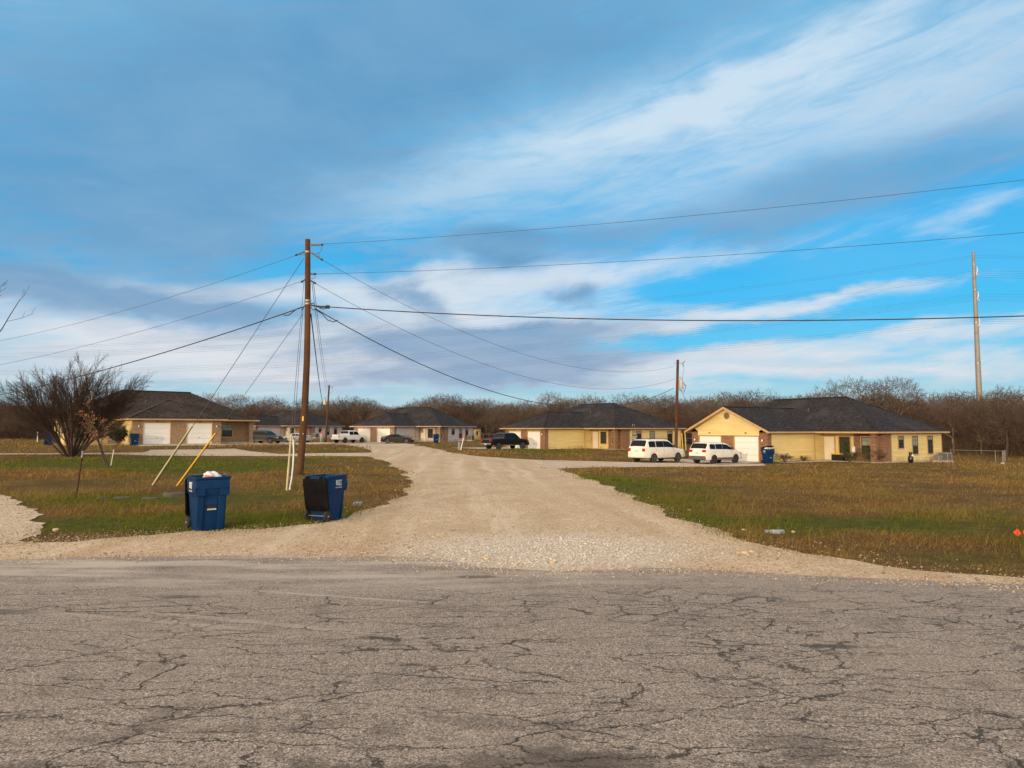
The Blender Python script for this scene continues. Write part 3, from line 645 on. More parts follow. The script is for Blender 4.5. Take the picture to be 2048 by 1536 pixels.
# a few larger stones that can be told apart
for j, (px, py, s) in enumerate([(1105, 1128, .05), (972, 1121, .06), (926 / 2 + 1024, 1062, .05), (1490, 1110, .07), (1502, 1107, .06), (1478, 1109, .05), (112, 1063, .07), (1378, 1022, .05), (1586, 1066, .05), (1690, 1510, .022)]):
    p = gp(px, py); mb = MB(); v, f = ico(); r2 = random.Random(j)
    mb.add([(a * s * r2.uniform(.8, 1.3), c_ * s * r2.uniform(.7, 1.1), d * s * .7) for a, c_, d in v], f)
    o = mb.build('stone', mst); o.location = (p.x, p.y, p.z + s * .45)
    lab = ['pale stone lying in the loose white gravel at the road edge', 'larger pale stone on the asphalt side of the loose gravel', 'pale stone in the gravel at the right edge of the drive', 'largest stone of the small pile at the right of the drive mouth',
           'middle stone of the small pile at the right of the drive mouth', 'left stone of the small pile at the right of the drive mouth', 'pale stone on the verge by the gravel yard at far left', 'white stone in the grass right of the drive',
           'white stone in the grass beside the grey plastic sheet', 'small pale stone lying on the bare asphalt near the camera'][j]
    tag(o, lab, 'stone', 'loose stones')

# --- grass
GRASS_AVOID = []      # house and driveway rectangles are added below before the blades are sown
# ------------------------------------------------------------------ houses
HOUSES = {}
def lap_wall(mb, axis_, const, a0, a1, z0, z1, out, lap=.21):
    """horizontal lap siding on a local plane; axis_ 'x' -> wall runs along x at y=const, out=+-1 the outside"""
    z = z0
    while z < z1 - 1e-4:
        zt = min(z + lap, z1); b = const + out * .032; t = const + out * .004
        P = (lambda u, w, zz: (u, w, zz)) if axis_ == 'x' else (lambda u, w, zz: (w, u, zz))
        mb.quad(P(a0, b, z), P(a1, b, z), P(a1, t, zt), P(a0, t, zt)); mb.quad(P(a0, const, z), P(a1, const, z), P(a1, b, z), P(a0, b, z))
        z = zt
def window(par, axis_, const, out, c, z0, w, h, m, frame_m, mullions=True, blind=.5, label=None):
    """a window > frame with grille, pane, blind"""
    P = lambda mb: mb.mir(m)
    def bx(mb, u0, u1, d0, d1, za, zb):
        d0, d1 = sorted((const + out * d0, const + out * d1))
        if axis_ == 'x': mb.box(u0, u1, d0, d1, za, zb)
        else: mb.box(d0, d1, u0, u1, za, zb)
    fr = MB(); t = .05
    bx(fr, c - w / 2, c - w / 2 + t, -.02, .055, z0, z0 + h); bx(fr, c + w / 2 - t, c + w / 2, -.02, .055, z0, z0 + h)
    bx(fr, c - w / 2 + t, c + w / 2 - t, -.02, .055, z0 + h - t, z0 + h); bx(fr, c - w / 2 + t, c + w / 2 - t, -.02, .055, z0, z0 + t)
    bx(fr, c - w / 2 + t, c + w / 2 - t, -.02, .05, z0 + h / 2 - .025, z0 + h / 2 + .025)
    if mullions:
        bx(fr, c - .012, c + .012, -.02, .045, z0 + h / 2 + .025, z0 + h - t); bx(fr, c - .012, c + .012, -.02, .045, z0 + t, z0 + h / 2 - .025)
        for zz in (z0 + h * .26, z0 + h * .76): bx(fr, c - w / 2 + t, c + w / 2 - t, -.02, .043, zz - .012, zz + .012)
    wd = P(fr).build('window', frame_m, par)
    pn = MB(); bx(pn, c - w / 2 + t, c + w / 2 - t, .03, .034, z0 + t, z0 + h - t); P(pn).build('pane', M['pane'], wd)
    if blind:
        bl = MB(); bx(bl, c - w / 2 + t + .01, c + w / 2 - t - .01, .0345, .036, z0 + h * (1 - blind), z0 + h - t - .01); P(bl).build('blind', M['blind'], wd)
    tr = MB(); s = .09
    bx(tr, c - w / 2 - s, c - w / 2, .0, .05, z0 - s, z0 + h + s); bx(tr, c + w / 2, c + w / 2 + s, .0, .05, z0 - s, z0 + h + s)
    bx(tr, c - w / 2, c + w / 2, .0, .048, z0 + h, z0 + h + s); bx(tr, c - w / 2, c + w / 2, .0, .06, z0 - s, z0)
    P(tr).build('casing', par['trim_m'] and M[par['trim_m']], wd)
def house(label, Cpx, Cy, Cpy, theta, W_, a1, b1, L, sid, trim, brick, roof, gable=False, m=1, zrm=5.75, zrw=4.6, meters=False, slab_down=.7, wing_apex=None):
    base = at(Cpx, Cpy, Cy); h = thing('house', label, 'house', base, theta); h['trim_m'] = trim
    S, T, B, RF = M[sid], M[trim], M[brick], M[roof]; ZE = 2.42; oh = .5
    Y0, Y1 = -b1, W_ + b1; X1 = a1 + L; rec = 1.3; bc = MB
    def fin(mb, name, mat, par=h, **k): return mb.mir(m).build(name, mat, par, **k)
    # slab
    s = MB(); s.box(-.02, a1 + .6, .02, W_ - .02, -slab_down, .04); s.box(a1 - .06, X1 + .04, Y0 - .06, Y1 + .06, -slab_down, .05); fin(s, 'foundation', M['slab'])
    # siding
    w = MB()
    lap_wall(w, 'x', 0, .5, a1 + rec, .05, ZE, -1); lap_wall(w, 'x', W_, .0, a1 + rec, .05, ZE, 1)
    lap_wall(w, 'x', Y0, a1 + rec + 1.1, X1, .05, ZE, -1); lap_wall(w, 'x', Y1, a1 + rec + 1.1, X1, .05, ZE, 1); lap_wall(w, 'y', X1, Y0, Y1, .05, ZE, 1)
    lap_wall(w, 'y', a1 + rec, -2.9, -.02, .05, ZE, -1)
    if gable:
        zb = 2.22; yc = W_ / 2; zt = zrw - .08
        z = zb
        while z < zt - .02:
            z2 = min(z + .19, zt); f0 = (zt - z) / (zt - ZE) if z > ZE else 1; f1 = (zt - z2) / (zt - ZE) if z2 > ZE else 1
            y0, y1 = yc - (W_ / 2 - .72) * 1.0, yc + (W_ / 2 - .72)
            hw = lambda f: min(W_ / 2 + .1, (W_ / 2 + oh) * f - .12) if f < 1 else W_ / 2 - .72
            ha, hb = max(.03, min(hw(f0), W_ / 2 - (.72 if z < ZE + .3 else 0))), max(.02, min(hw(f1), W_ / 2 - (.72 if z2 < ZE + .3 else 0)))
            w.quad((-.055, yc - ha, z), (-.055, yc + ha, z), (-.035, yc + hb, z2), (-.035, yc - hb, z2)); w.quad((-.03, yc - ha, z), (-.03, yc + ha, z), (-.055, yc + ha, z), (-.055, yc - ha, z)); z = z2
    else: pass
    fin(w, 'wall', S)
    # brick: garage front, corner returns, porch wall, pillars
    dw, dh = 2.44, 2.13; p0 = (W_ - 2 * dw) * .27; d1 = (p0, p0 + dw); d2 = (W_ - p0 - dw, W_ - p0)
    def brick(*bx, name='brick_wall'): fin(MB().box(*bx), name, B)
    k = MB(); k.box(0, .14, 0, d1[0] - .08, .0, ZE - .001); k.box(.14, .55, -.035, .1, .0, ZE - .001); k.box(0, .14, -.035, -.0001, 0, ZE - .001); fin(k, 'brick_wall', B)
    brick(0, .14, d1[1] + .08, d2[0] - .08, .0, ZE - .001); brick(0, .14, d2[1] + .08, W_, .0, ZE - .001)
    for sg in (0, 1):
        k = MB(); A_ = (Y0 - .035, Y0 + .2, Y0 + .2, -2.9) if not sg else (Y1 - .2, Y1 + .035, W_ + .03, Y1 - .2)
        k.box(a1 + rec - .035, a1 + rec + 1.1, A_[0], A_[1], .0, ZE - .001); k.box(a1 + rec - .035, a1 + rec + .1, A_[2], A_[3], .0, ZE - .001); fin(k, 'brick_wall', B)
        brick(a1 + .02, a1 + .47, *((Y0, Y0 + .45) if not sg else (Y1 - .45, Y1)), .0, ZE - .001, name='brick_pillar')
    # garage doors
    for y0, y1 in (d1, d2):
        g = MB(); n = 4
        for i in range(n):
            za, zb2 = .02 + i * dh / n, .02 + (i + 1) * dh / n - .012
            g.box(.055, .1, y0, y1, za, zb2)
            for j in range(4):
                ya = y0 + .1 + j * (dw - .08) / 4; g.box(.043, .055, ya, ya + (dw - .08) / 4 - .12, za + .1, zb2 - .09)
        gd = fin(g, 'garage_door', M['garage']); hd = MB(); hd.box(.02, .043, (y0 + y1) / 2 - .08, (y0 + y1) / 2 + .08, .62, .66); fin(hd, 'handle', M['dark'], gd)
        t = MB(); t.box(-.025, .14, y0 - .08, y0, .0, dh + .02); t.box(-.025, .14, y1, y1 + .08, .0, dh + .02); t.box(-.03, .14, y0 - .08, y1 + .08, dh + .021, ZE - .002); fin(t, 'door_frame', M['trim_yellow'] if sid == 'siding_yellow' else T, gd)
        pl = MB(); pl.box(-.066, -.058 if gable else -.03, (y0 + y1) / 2 - .1, (y0 + y1) / 2 + .1, 2.235 + (.15 if gable else 0), 2.335 + (.15 if gable else 0)); fin(pl, 'house_number_plate', M['frame_dark'])
    for y in (d1[0] - .45, d2[1] + .45):
        l = MB(); l.box(-.05, -.0, y - .06, y + .06, 1.75, 1.92); wl = fin(l, 'wall_light', M['dark'])
        g = MB(); g.lathe([(.02, 1.70), (.06, 1.74), (.07, 1.84), (.05, 1.9)], (-.12, y, 0), 8); fin(g, 'lamp_glass', M['lamp_white'], wl, smooth=True)
    # porch door and windows
    dr = MB(); dr.box(a1 + rec - .06, a1 + rec - .0, -1.15, -.2, .06, 2.1); do = fin(dr, 'door', M['door_grey'] if m < 0 else M['door']); kn = MB(); kn.lathe([(.01, 0), (.03, .02), (.03, .05), (.01, .06)], (a1 + rec - .12, -1.05, 1.0), 8, 'x'); kn.v = [(v[0], v[1], v[2]) for v in kn.v]; fin(kn, 'handle', M['chrome'], do)
    tr = MB(); tr.box(a1 + rec - .075, a1 + rec - .0, -1.25, -1.15, .06, 2.2); tr.box(a1 + rec - .075, a1 + rec, -.2, -.1, .06, 2.2); tr.box(a1 + rec - .073, a1 + rec, -1.15, -.2, 2.1, 2.2); fin(tr, 'door_frame', T, do)
    window(h, 'y', a1 + rec - .02, -1, -2.1, .65, .95, 1.45, m, M['frame_dark'], blind=.0)
    window(h, 'y', a1 + rec - .035, -1, -(b1 + 2.9) / 2, .65, 1.15, 1.45, m, M['frame_dark'], blind=.5)
    if m < 0: window(h, 'y', a1 + rec - .035, -1, W_ + 2.3, .65, 1.15, 1.45, m, M['frame_dark'], blind=.5)
    x0 = a1 + rec
    for xc, z0, ww, hh, bl in ((x0 + 2.7, 1.15, .85, 1.0, .3), (x0 + 5.1, .6, .9, 1.55, .55), (x0 + L - rec - 2.2, .6, .9, 1.55, .2)):
        window(h, 'x', Y0 - .02, -1, xc, z0, ww, hh, m, M['frame_dark'], blind=bl)
    # corner boards, water table
    for cbx in ((X1 - .1, X1 + .04, Y0 - .04, Y0 + .1), (a1, a1 + .1, -.045, .07), (a1 + rec + 1.101, a1 + rec + 1.2, Y0 - .042, Y0)): fin(MB().box(*cbx, .05, ZE - .002), 'corner_board', T)
    # roof
    r = MB(); e = ZE + .14
    wx0, wx1, wy0, wy1 = -oh, a1 + L / 2, -oh, W_ + oh; yc = W_ / 2
    if gable: rf0 = (wx0, yc, zrw)
    else: rf0 = (wx0 + (wing_apex or W_ / 2 + oh), yc, zrw)
    rf1 = (wx1, yc, zrw)
    r.poly([(wx0, wy0, e), (wx1, wy0, e), rf1, rf0]); r.poly([(wx0, wy1, e), rf0, rf1, (wx1, wy1, e)])
    if not gable: r.poly([(wx0, wy1, e), (wx0, wy0, e), rf0])
    mx0, mx1, my0, my1 = a1 - oh, X1 + oh, Y0 - oh, Y1 + oh; xc = (mx0 + mx1) / 2; hwid = (mx1 - mx0) / 2
    ra, rb = (xc, my0 + hwid * .98, zrm), (xc, my1 - hwid * .98, zrm)
    r.poly([(mx0, my0, e), (mx1, my0, e), ra]); r.poly([(mx1, my0, e), (mx1, my1, e), rb, ra]); r.poly([(mx1, my1, e), (mx0, my1, e), rb]); r.poly([(mx0, my1, e), (mx0, my0, e), ra, rb])
    ro = fin(r, 'roof', RF, recalc=False)
    cap = MB(); cap.tube([(ra[0], ra[1], ra[2] + .01), (rb[0], rb[1], rb[2] + .01)], .09, 6); cap.tube([(rf0[0] + (.0 if gable else .1), yc, zrw + .01), (a1 + 3.2, yc, zrw + .01)], .08, 6)
    for c_ in ((mx0, my0), (mx1, my0)): cap.tube([(c_[0], c_[1], e + .02), (ra[0], ra[1], ra[2] + .01)], .05, 5)
    if not gable:
        for c_ in ((wx0, wy0), (wx0, wy1)): cap.tube([(c_[0], c_[1], e + .02), (rf0[0], rf0[1], zrw + .01)], .05, 5)
    fin(cap, 'ridge_cap', RF, ro)
    for (vx, vy) in ((xc + 2.0, 1.0), (xc - 2.6, W_ * .3)):
        vp = MB(); zv = e + (zrm - e) * (1 - abs(vx - xc) / hwid); vp.tube([(vx, vy, zv - .2), (vx, vy, zv + .35)], .05, 8); fin(vp, 'vent_pipe', M['ac_grille'], ro)
    # fascia and soffit
    fa = MB(); t = .03; fz0, fz1 = ZE, e - .003
    fa.box(wx0 - t, wx0, wy0 - t, wy1 + t, fz0 + .003, fz1 + .003) if not gable else None
    fa.box(wx0, mx0 - t, wy0 - t, wy0, fz0 + .003, fz1 + .003); fa.box(wx0, mx0 - t, wy1, wy1 + t, fz0 + .003, fz1 + .003)
    fa.box(mx0 - t, mx0, my0, my1, fz0, fz1); fa.box(mx0 - t, mx1 + t, my0 - t, my0, fz0, fz1); fa.box(mx1, mx1 + t, my0, my1, fz0, fz1); fa.box(mx0 - t, mx1 + t, my1, my1 + t, fz0, fz1)
    if gable:
        dz = zrw - e
        for sgn, ye in ((-1, wy0 - .02), (1, wy1 + .02)):
            fa.add([(wx0 - t, ye, e - .17), (wx0 - t, ye, e + .012), (wx0 - t, yc, zrw + .012), (wx0 - t, yc, zrw - .20), (wx0, ye, e - .17), (wx0, ye, e + .012), (wx0, yc, zrw + .012), (wx0, yc, zrw - .20)],
                   [(0, 1, 2, 3), (4, 7, 6, 5), (0, 4, 5, 1), (1, 5, 6, 2), (2, 6, 7, 3), (3, 7, 4, 0)])
            fa.add([(wx0, ye, e - .13), (wx0, yc, zrw - .16), (-.03, yc, zrw - .16), (-.03, ye, e - .13)], [(0, 1, 2, 3)])
        vt = MB(); vt.lathe([(.27, -.095), (.30, -.085), (.30, -.05)], (0, yc, zrw - .78), 20, 'x'); g = fin(vt, 'gable_vent', M['wood_old'])
        sl = MB()
        for i in range(5): zz = zrw - .78 - .2 + i * .1; hw_ = math.sqrt(max(.0, .25 ** 2 - (zz - zrw + .78) ** 2)); sl.box(-.11, -.096, yc - hw_, yc + hw_, zz - .02, zz + .02)
        fin(sl, 'louvre', M['bark'], g)
    fin(fa, 'fascia', T)
    so = MB(); so.box(wx0 + .0, a1, wy0, wy1, ZE + .03, ZE + .05) if not gable else so.box(.0, a1, wy0, wy1, ZE + .03, ZE + .05); so.box(mx0, mx1, my0, my1, ZE + .036, ZE + .056); fin(so, 'soffit', T)
    if meters:
        xm = x0 + 1.5
        for i in range(3):
            for z0 in (.85, 1.45):
                mt = MB(); mt.box(xm + i * .34 - .12, xm + i * .34 + .12, Y0 - .16, Y0 - .02, z0, z0 + .42); mo = fin(mt, 'electric_meter', M['tank'])
                dl = MB(); dl.lathe([(.08, 0), (.08, -.05), (.05, -.08)], (xm + i * .34, Y0 - .16, z0 + .26), 10, 'y'); fin(dl, 'dial', M['pane'], mo, smooth=True)
        for i in (0, 1):
            cd = MB(); cd.tube([(xm + .1 + i * .34, Y0 - .09, 1.85), (xm + .1 + i * .34, Y0 - .09, ZE + .6)], .04, 8); fin(cd, 'conduit', M['iron'])
    c, s_ = math.cos(theta), math.sin(theta)
    def W2(x, y, z=0.0): y *= m; return Vector((base.x + x * c - y * s_, base.y + x * s_ + y * c, base.z + z))
    HOUSES[label] = (W2, dict(a1=a1, b1=b1, L=L, W=W_, Y0=Y0, Y1=Y1, X1=X1, rec=rec, d1=d1, d2=d2))
    GRASS_AVOID.append([W2(-.1, -.3)[:2], W2(a1, -.3)[:2], W2(a1 - .1, Y0 - .1)[:2], W2(X1, Y0 - .1)[:2], W2(X1, Y1)[:2], W2(a1, Y1)[:2], W2(a1, W_ + .1)[:2], W2(-.1, W_ + .1)[:2]])
    return W2
H1 = house('cream and brick house with hipped roof behind the bare bush, garages facing the drive', 265, 67, 889.5, R(130), 8.3, 4.1, 4.8, 11.0, 'siding_yellow', 'trim', 'brick_tan', 'roof_brown', m=-1, slab_down=.9)
H2 = house('farthest pale house behind the utility pole and the dark green SUV', 511, 138, 876.5, R(64), 8.2, 6.7, 7.2, 11.0, 'siding_white', 'trim_pink', 'brick_tan', 'roof')
H3 = house('white sided house with hipped roof behind the black coupe', 788, 106, 885, R(64), 7.8, 5.8, 4.7, 10.7, 'siding_white', 'trim_pink', 'brick_tan', 'roof')
H4 = house('yellow sided house with hipped roof and wall meters behind the black pickup', 1089, 81, 899.3, R(37), 7.8, 6.4, 5.3, 11.9, 'siding_yellow', 'trim', 'brick', 'roof', meters=True)
H5 = house('yellow sided house with a front gable and round vent behind two white SUVs', 1535, 57, 925, R(34), 8.0, 6.7, 5.45, 11.3, 'siding_yellow', 'trim', 'brick', 'roof', gable=True, zrw=4.72)
for Wf, nm, ln in ((H1, 0, 6.0), (H2, 0, 8), (H3, 0, 7), (H4, 0, 8), (H5, 0, 6.5)):
    Wd = [v for v in HOUSES.values()][(H1, H2, H3, H4, H5).index(Wf)][1]['W']
    P = [Wf(-.02, .15)[:2], Wf(-.02, Wd - .15)[:2], Wf(-ln, Wd + .4)[:2], Wf(-ln, -.4)[:2]]
    sheet('concrete_driveway', P, .045, M['concrete'], cell=1.0, jit=.03, step=.6, seed=21); GRASS_AVOID.append(P)
P = [H5(.6, -.4)[:2], H5(6.6, -.5)[:2], H5(7.9, -1.0)[:2], H5(8.0, -5.0)[:2], H5(6.3, -5.2)[:2], H5(5.4, -2.2)[:2], H5(.2, -1.5)[:2]]
sheet('front_walk', P, .05, M['concrete'], cell=1, jit=.02, step=.6, seed=22); GRASS_AVOID.append(P)
# ------------------------------------------------------------------ vehicles: local x forward (rear at 0), y to the left
def lerp_tab(tab, x):
    if x <= tab[0][0]: return tab[0][1]
    for (a, b), (c, d) in zip(tab, tab[1:]):
        if x <= c: return b + (d - b) * (x - a) / (c - a) if c > a else d
    return tab[-1][1]
def car(name, label, cat, pos, heading, L, Wd, top, belt, sill, wheels, wr, paint_m, side_glass, ws, rw, lower=None, tl=(.85, 1.0, .16, .25), hl=(.75, .6, .16), rim='alloy', bed=None, rails=False, plate_z=.85, chrome_bumper=False, bars=False, roofcol=None, taper=.13, tuck=.84, mirror=True, step=False):
    """top, belt: (x, z) tables; wheels: rear and front axle x; heading clockwise from +Y"""
    z = hz(pos[0], pos[1]); t = thing(name, label, cat, (pos[0], pos[1], z + .01), R(90) - heading)
    ox = -L / 2; P = M[paint_m]; hw = Wd / 2; ra = wr * 1.16
    xs = set(np.linspace(.0, L, 26).tolist())
    for wx in wheels: xs |= set((wx + ra * np.cos(np.linspace(0, math.pi, 11))).tolist())
    for tb in (top, belt): xs |= {p[0] for p in tb}
    xs = sorted(v for v in xs if 0 <= v <= L)
    def sec(x):
        u = abs(2 * x / L - 1); plan = 1 - taper * max(0, (u - .72) / .28) ** 2.2
        zt = lerp_tab(top, x); zbelt = min(lerp_tab(belt, x), zt - .03); zb = lerp_tab(sill, x)
        for wx in wheels:
            if abs(x - wx) < ra: zb = max(zb, wr + math.sqrt(max(0, ra ** 2 - (x - wx) ** 2)))
        w = hw * plan; g = max(0, (zt - zbelt - .12)); wt = w * (.94 if g < .1 else .96 - (1 - tuck) * min(1, g / .5)); zb = min(zb, zbelt - .06)
        zm = zb + (zbelt - zb) * .5
        return [(w * .965, zb), (w * 1.0, zm), (w * .985, zbelt - .015), (w * .955, zbelt + .004), (wt, zt - .05), (wt * .93, zt - .008), (wt * .5, zt + .012), (0, zt + .016)]
    mb = MB(); rows = []
    for x in xs:
        s = sec(x); row = [(x + ox, -w, zz) for w, zz in s] + [(x + ox, w, zz) for w, zz in s[-2::-1]]
        rows.append(len(mb.v)); mb.v += row
    n = 15
    for a, b in zip(rows, rows[1:]):
        for j in range(n - 1): mb.f.append((a + j, b + j, b + j + 1, a + j + 1))
    mb.f.append(tuple(range(rows[0], rows[0] + n))); mb.f.append(tuple(range(rows[-1], rows[-1] + n))[::-1])
    body = mb.build('body', P, t, smooth=True)
    ub = MB(); ub.box(ox + .12, ox + L - .12, -hw * .62, hw * .62, sill[0][1] - .04, .72)
    for wx in wheels: ub.box(ox + wx - ra, ox + wx + ra, -hw * .93, hw * .93, wr + ra * .2, wr + ra + .03) if False else None
    ub.build('underbody', M['black_trim'], t)
    def surf(x, f, side, off=.012):     # point on the side of the cabin: f from the belt (0) to the roof edge (1)
        s = sec(x); (w0, z0), (w1, z1) = s[3], s[4]
        w = w0 + (w1 - w0) * f + off; return (x + ox, side * w, z0 + (z1 - z0) * f)
    for (xa, xb) in side_glass:
        for side in (-1, 1):
            g = MB(); N = 9; lo = []; hi = []
            for i in range(N):
                x = xa + (xb - xa) * i / (N - 1); lo.append(surf(x, .07, side)); hi.append(surf(x, .86, side))
            o = len(g.v); g.v += lo + hi; g.f += [(i, i + 1, N + i + 1, N + i) for i in range(N - 1)]
            wd = g.build('side_window', M['car_glass'], t, smooth=True)
    def across(x0, x1, name, off):
        g = MB(); N, K_ = 6, 9
        for i in range(N):
            x = x0 + (x1 - x0) * i / (N - 1); s = sec(x); w = s[4][0] * .90
            sl = (lerp_tab(top, min(L, x + .03)) - lerp_tab(top, max(0, x - .03))) / .06; nx_, nz_ = -sl / math.hypot(1, sl), 1 / math.hypot(1, sl)
            for j in range(K_):
                f = -1 + 2 * j / (K_ - 1); y = w * f; zz = np.interp(abs(y), [0, s[6][0], s[5][0], s[4][0]], [s[7][1], s[6][1], s[5][1], s[4][1]])
                g.v.append((x + ox + nx_ * off, y, zz + nz_ * off))
        g.f += [(i * K_ + j, i * K_ + j + 1, (i + 1) * K_ + j + 1, (i + 1) * K_ + j) for i in range(N - 1) for j in range(K_ - 1)]
        return g.build(name, M['car_glass'], t, smooth=True)
    if ws: across(*ws, 'windscreen', .015)
    if rw: across(*rw, 'rear_window', .015)
    # seams and handles
    sm = MB()
    for (xa, xb) in side_glass:
        for side in (-1, 1):
            x = xb - .02; s = sec(x); sm.tube([(x + ox, side * (s[0][0] + .002), s[0][1] + .1), (x + ox, side * (s[1][0] + .003), s[1][1]), (x + ox, side * (s[2][0] + .003), s[2][1])], .007, 4)
    sm.build('door_seam', M['black_trim'], t)
    for (xa, xb) in side_glass[-2:]:
        for side in (-1, 1):
            x = xa + .18; s = sec(x); hd = MB(); hd.cbox((x + ox, side * (s[2][0] + .015), s[2][1] - .09), (.2, .03, .035)); hd.build('door_handle', P if paint_m != 'car_white' else M['car_white'], t)
    # wheels
    for wx in wheels:
        for side in (-1, 1):
            yc = side * (hw - .13); ty = MB()
            ty.lathe([(wr * .62, -.11), (wr * .9, -.115), (wr * .985, -.085), (wr, -.04), (wr, .04), (wr * .985, .085), (wr * .9, .115), (wr * .62, .11)], (wx + ox, yc, wr), 24, 'y'); wo = ty.build('wheel', M['rubber'], t, smooth=True)
            rm = MB(); yo = yc + side * .085
            rm.lathe([(wr * .66, 0), (wr * .66, side * .03), (wr * .60, side * .03), (wr * .57, 0)], (wx + ox, yo, wr), 24, 'y')
            for kx in range(6):
                a = 2 * math.pi * kx / 6 + .3; c_, s_ = math.cos(a), math.sin(a); e1 = wr * .6; px_, pz_ = -s_ * wr * .075, c_ * wr * .075
                rm.add([(wx + ox + px_, yo + side * .022, wr + pz_), (wx + ox - px_, yo + side * .022, wr - pz_), (wx + ox + c_ * e1 - px_ * 1.5, yo + side * .025, wr + s_ * e1 - pz_ * 1.5), (wx + ox + c_ * e1 + px_ * 1.5, yo + side * .025, wr + s_ * e1 + pz_ * 1.5)], [(0, 1, 2, 3)])
            rm.lathe([(wr * .16, 0), (wr * .16, side * .035), (wr * .05, side * .04)], (wx + ox, yo, wr), 12, 'y')
            rm.build('rim', M[rim], wo)
            dk = MB(); dk.lathe([(wr * .6, -.01), (wr * .6, .0)], (wx + ox, yo - side * .005, wr), 20, 'y'); dk.build('brake_disc', M['black_trim'], wo)
    # ends
    def endx(y, zz, rear):      # body end at a given height
        return ox + .02 if rear else ox + L - .02
    s0, s1 = sec(.02), sec(L - .02)
    tw, tz, tww, thh = tl
    for side in (-1, 1):
        b_ = MB(); w = s0[2][0]; b_.box(ox - .015, ox + .16, side * (w * tw) - tww / 2, side * (w * tw) + tww / 2, tz - thh / 2, tz + thh / 2)
        b_.v = [(v[0], max(-w * 1.012, min(w * 1.012, v[1])), v[2]) for v in b_.v]; b_.build('tail_light', M['tail'], t, bevel=.015)
        hy, hzz, hh = hl; w = s1[2][0]; b_ = MB(); b_.box(ox + L - .22, ox + L + .005, side * w * hy - .17, side * w * hy + .17, hzz - hh / 2, hzz + hh / 2); b_.v = [(v[0], max(-w * 1.01, min(w * 1.01, v[1])), v[2]) for v in b_.v]; b_.build('headlight', M['lens'], t, bevel=.02)
        a_ = MB(); a_.box(ox + L - .30, ox + L - .16, side * hw * .93 - .03, side * hw * .93 + .035, hzz - .05, hzz + .04); a_.build('side_marker', M['amber'], t)
    for rear in (True, False):
        bm_ = MB(); s = s0 if rear else s1; w = s[1][0]; x0 = ox - .07 if rear else ox + L - .12; zb = s[0][1]
        bm_.box(x0, x0 + .19, -w * .98, w * .98, max(.34, zb + .02), max(.34, zb + .02) + .20); bm_.build('rear_bumper' if rear else 'front_bumper', M['chrome'] if chrome_bumper else (M[lower] if lower else P), t, bevel=.04)
    gr = MB(); gr.box(ox + L - .02, ox + L + .012, -hw * .5, hw * .5, hl[1] - .16, hl[1] + .06); gr.build('grille', M['black_trim'], t)
    pl = MB(); pl.box(ox - .082 if plate_z < .7 else ox - .022, ox - .01, -.16, .16, plate_z - .08, plate_z + .08); pl.build('number_plate', M['plate'], t)
    if lower:
        for side in (-1, 1):
            cl = MB(); cl.box(ox + wheels[0] + ra, ox + wheels[1] - ra, side * (hw * .985) - .02, side * (hw * .985) + .02, sill[0][1], sill[0][1] + .16); cl.build('sill_cladding', M[lower], t)
        rc = MB(); rc.box(ox - .03, ox + .1, -s0[1][0] * .97, s0[1][0] * .97, s0[0][1], s0[0][1] + .3); rc.build('rear_cladding', M[lower], t, bevel=.03)
    if step:
        for side in (-1, 1):
            cl = MB(); cl.box(ox + wheels[0] + ra, ox + wheels[1] - ra, side * hw * .93 - .06, side * hw * .93 + .09, sill[0][1] - .06, sill[0][1] + .0); cl.build('running_board', M['iron'], t, bevel=.015)
    if mirror:
        xm = side_glass[-1][1] - .12
        for side in (-1, 1):
            s = sec(xm); mm = MB(); mm.box(ox + xm - .07, ox + xm + .07, side * (s[3][0] + .12) - .12, side * (s[3][0] + .12) + .12, s[3][1] + .02, s[3][1] + .22); mm.build('wing_mirror', M['black_trim'] if paint_m in ('car_white', 'car_black') else P, t, bevel=.04)
    if rails:
        for side in (-1, 1):
            xa, xb = rails; s = sec((xa + xb) / 2); y = side * s[5][0] * .92; zz = s[5][1] + .01
            rr = MB(); rr.tube([(ox + xa, y, zz), (ox + xa + .1, y, zz + .06), (ox + xb - .1, y, zz + .06), (ox + xb, y, zz)], .02, 6); rr.build('roof_rail', M['black_trim'], t)
    if bed:
        xa, xb = bed; s = sec((xa + xb) / 2); bd = MB(); zz = s[5][1]; bd.box(ox + xa + .06, ox + xb - .05, -s[5][0] * .9, s[5][0] * .9, zz + .02, zz + .034); bd.build('tonneau_cover', M['black_trim'], t)
        tg = MB(); tg.box(ox - .012, ox + .02, -s0[2][0] * .72, s0[2][0] * .72, s0[2][1] - .42, s0[2][1] - .02); tg.build('tailgate', P, t, bevel=.02)
    return t
def hd(h): return R(h)
SUVs = dict(sill=[(0, .36), (5, .36)])
suv_top = [(0, 1.0), (.04, 1.15), (.12, 1.30), (.42, 1.80), (.7, 1.88), (2.5, 1.90), (2.98, 1.85), (3.2, 1.74), (3.86, 1.22), (4.05, 1.17), (4.88, 1.08), (5.12, .95), (5.2, .78)]
suv_belt = [(0, 1.24), (3.7, 1.19), (4.05, 1.14), (5.2, .9)]
p = at(1314, 900, 57.0)
car('parked_suv', 'white three row suv with roof rails, parked left of the other white suv', 'suv', (p.x, p.y), hd(51), 5.2, 1.98, suv_top, suv_belt, [(0, .42), (5.2, .40)], (1.05, 4.15), .37, 'car_white',
    [(.50, 1.30), (1.37, 2.30), (2.325, 3.58)], (3.22, 3.83), (.14, .42), tl=(.86, 1.06, .26, .26), hl=(.74, .86, .2), rails=(.8, 3.0), plate_z=.98, step=True)
p = at(1431, 900, 55.6)
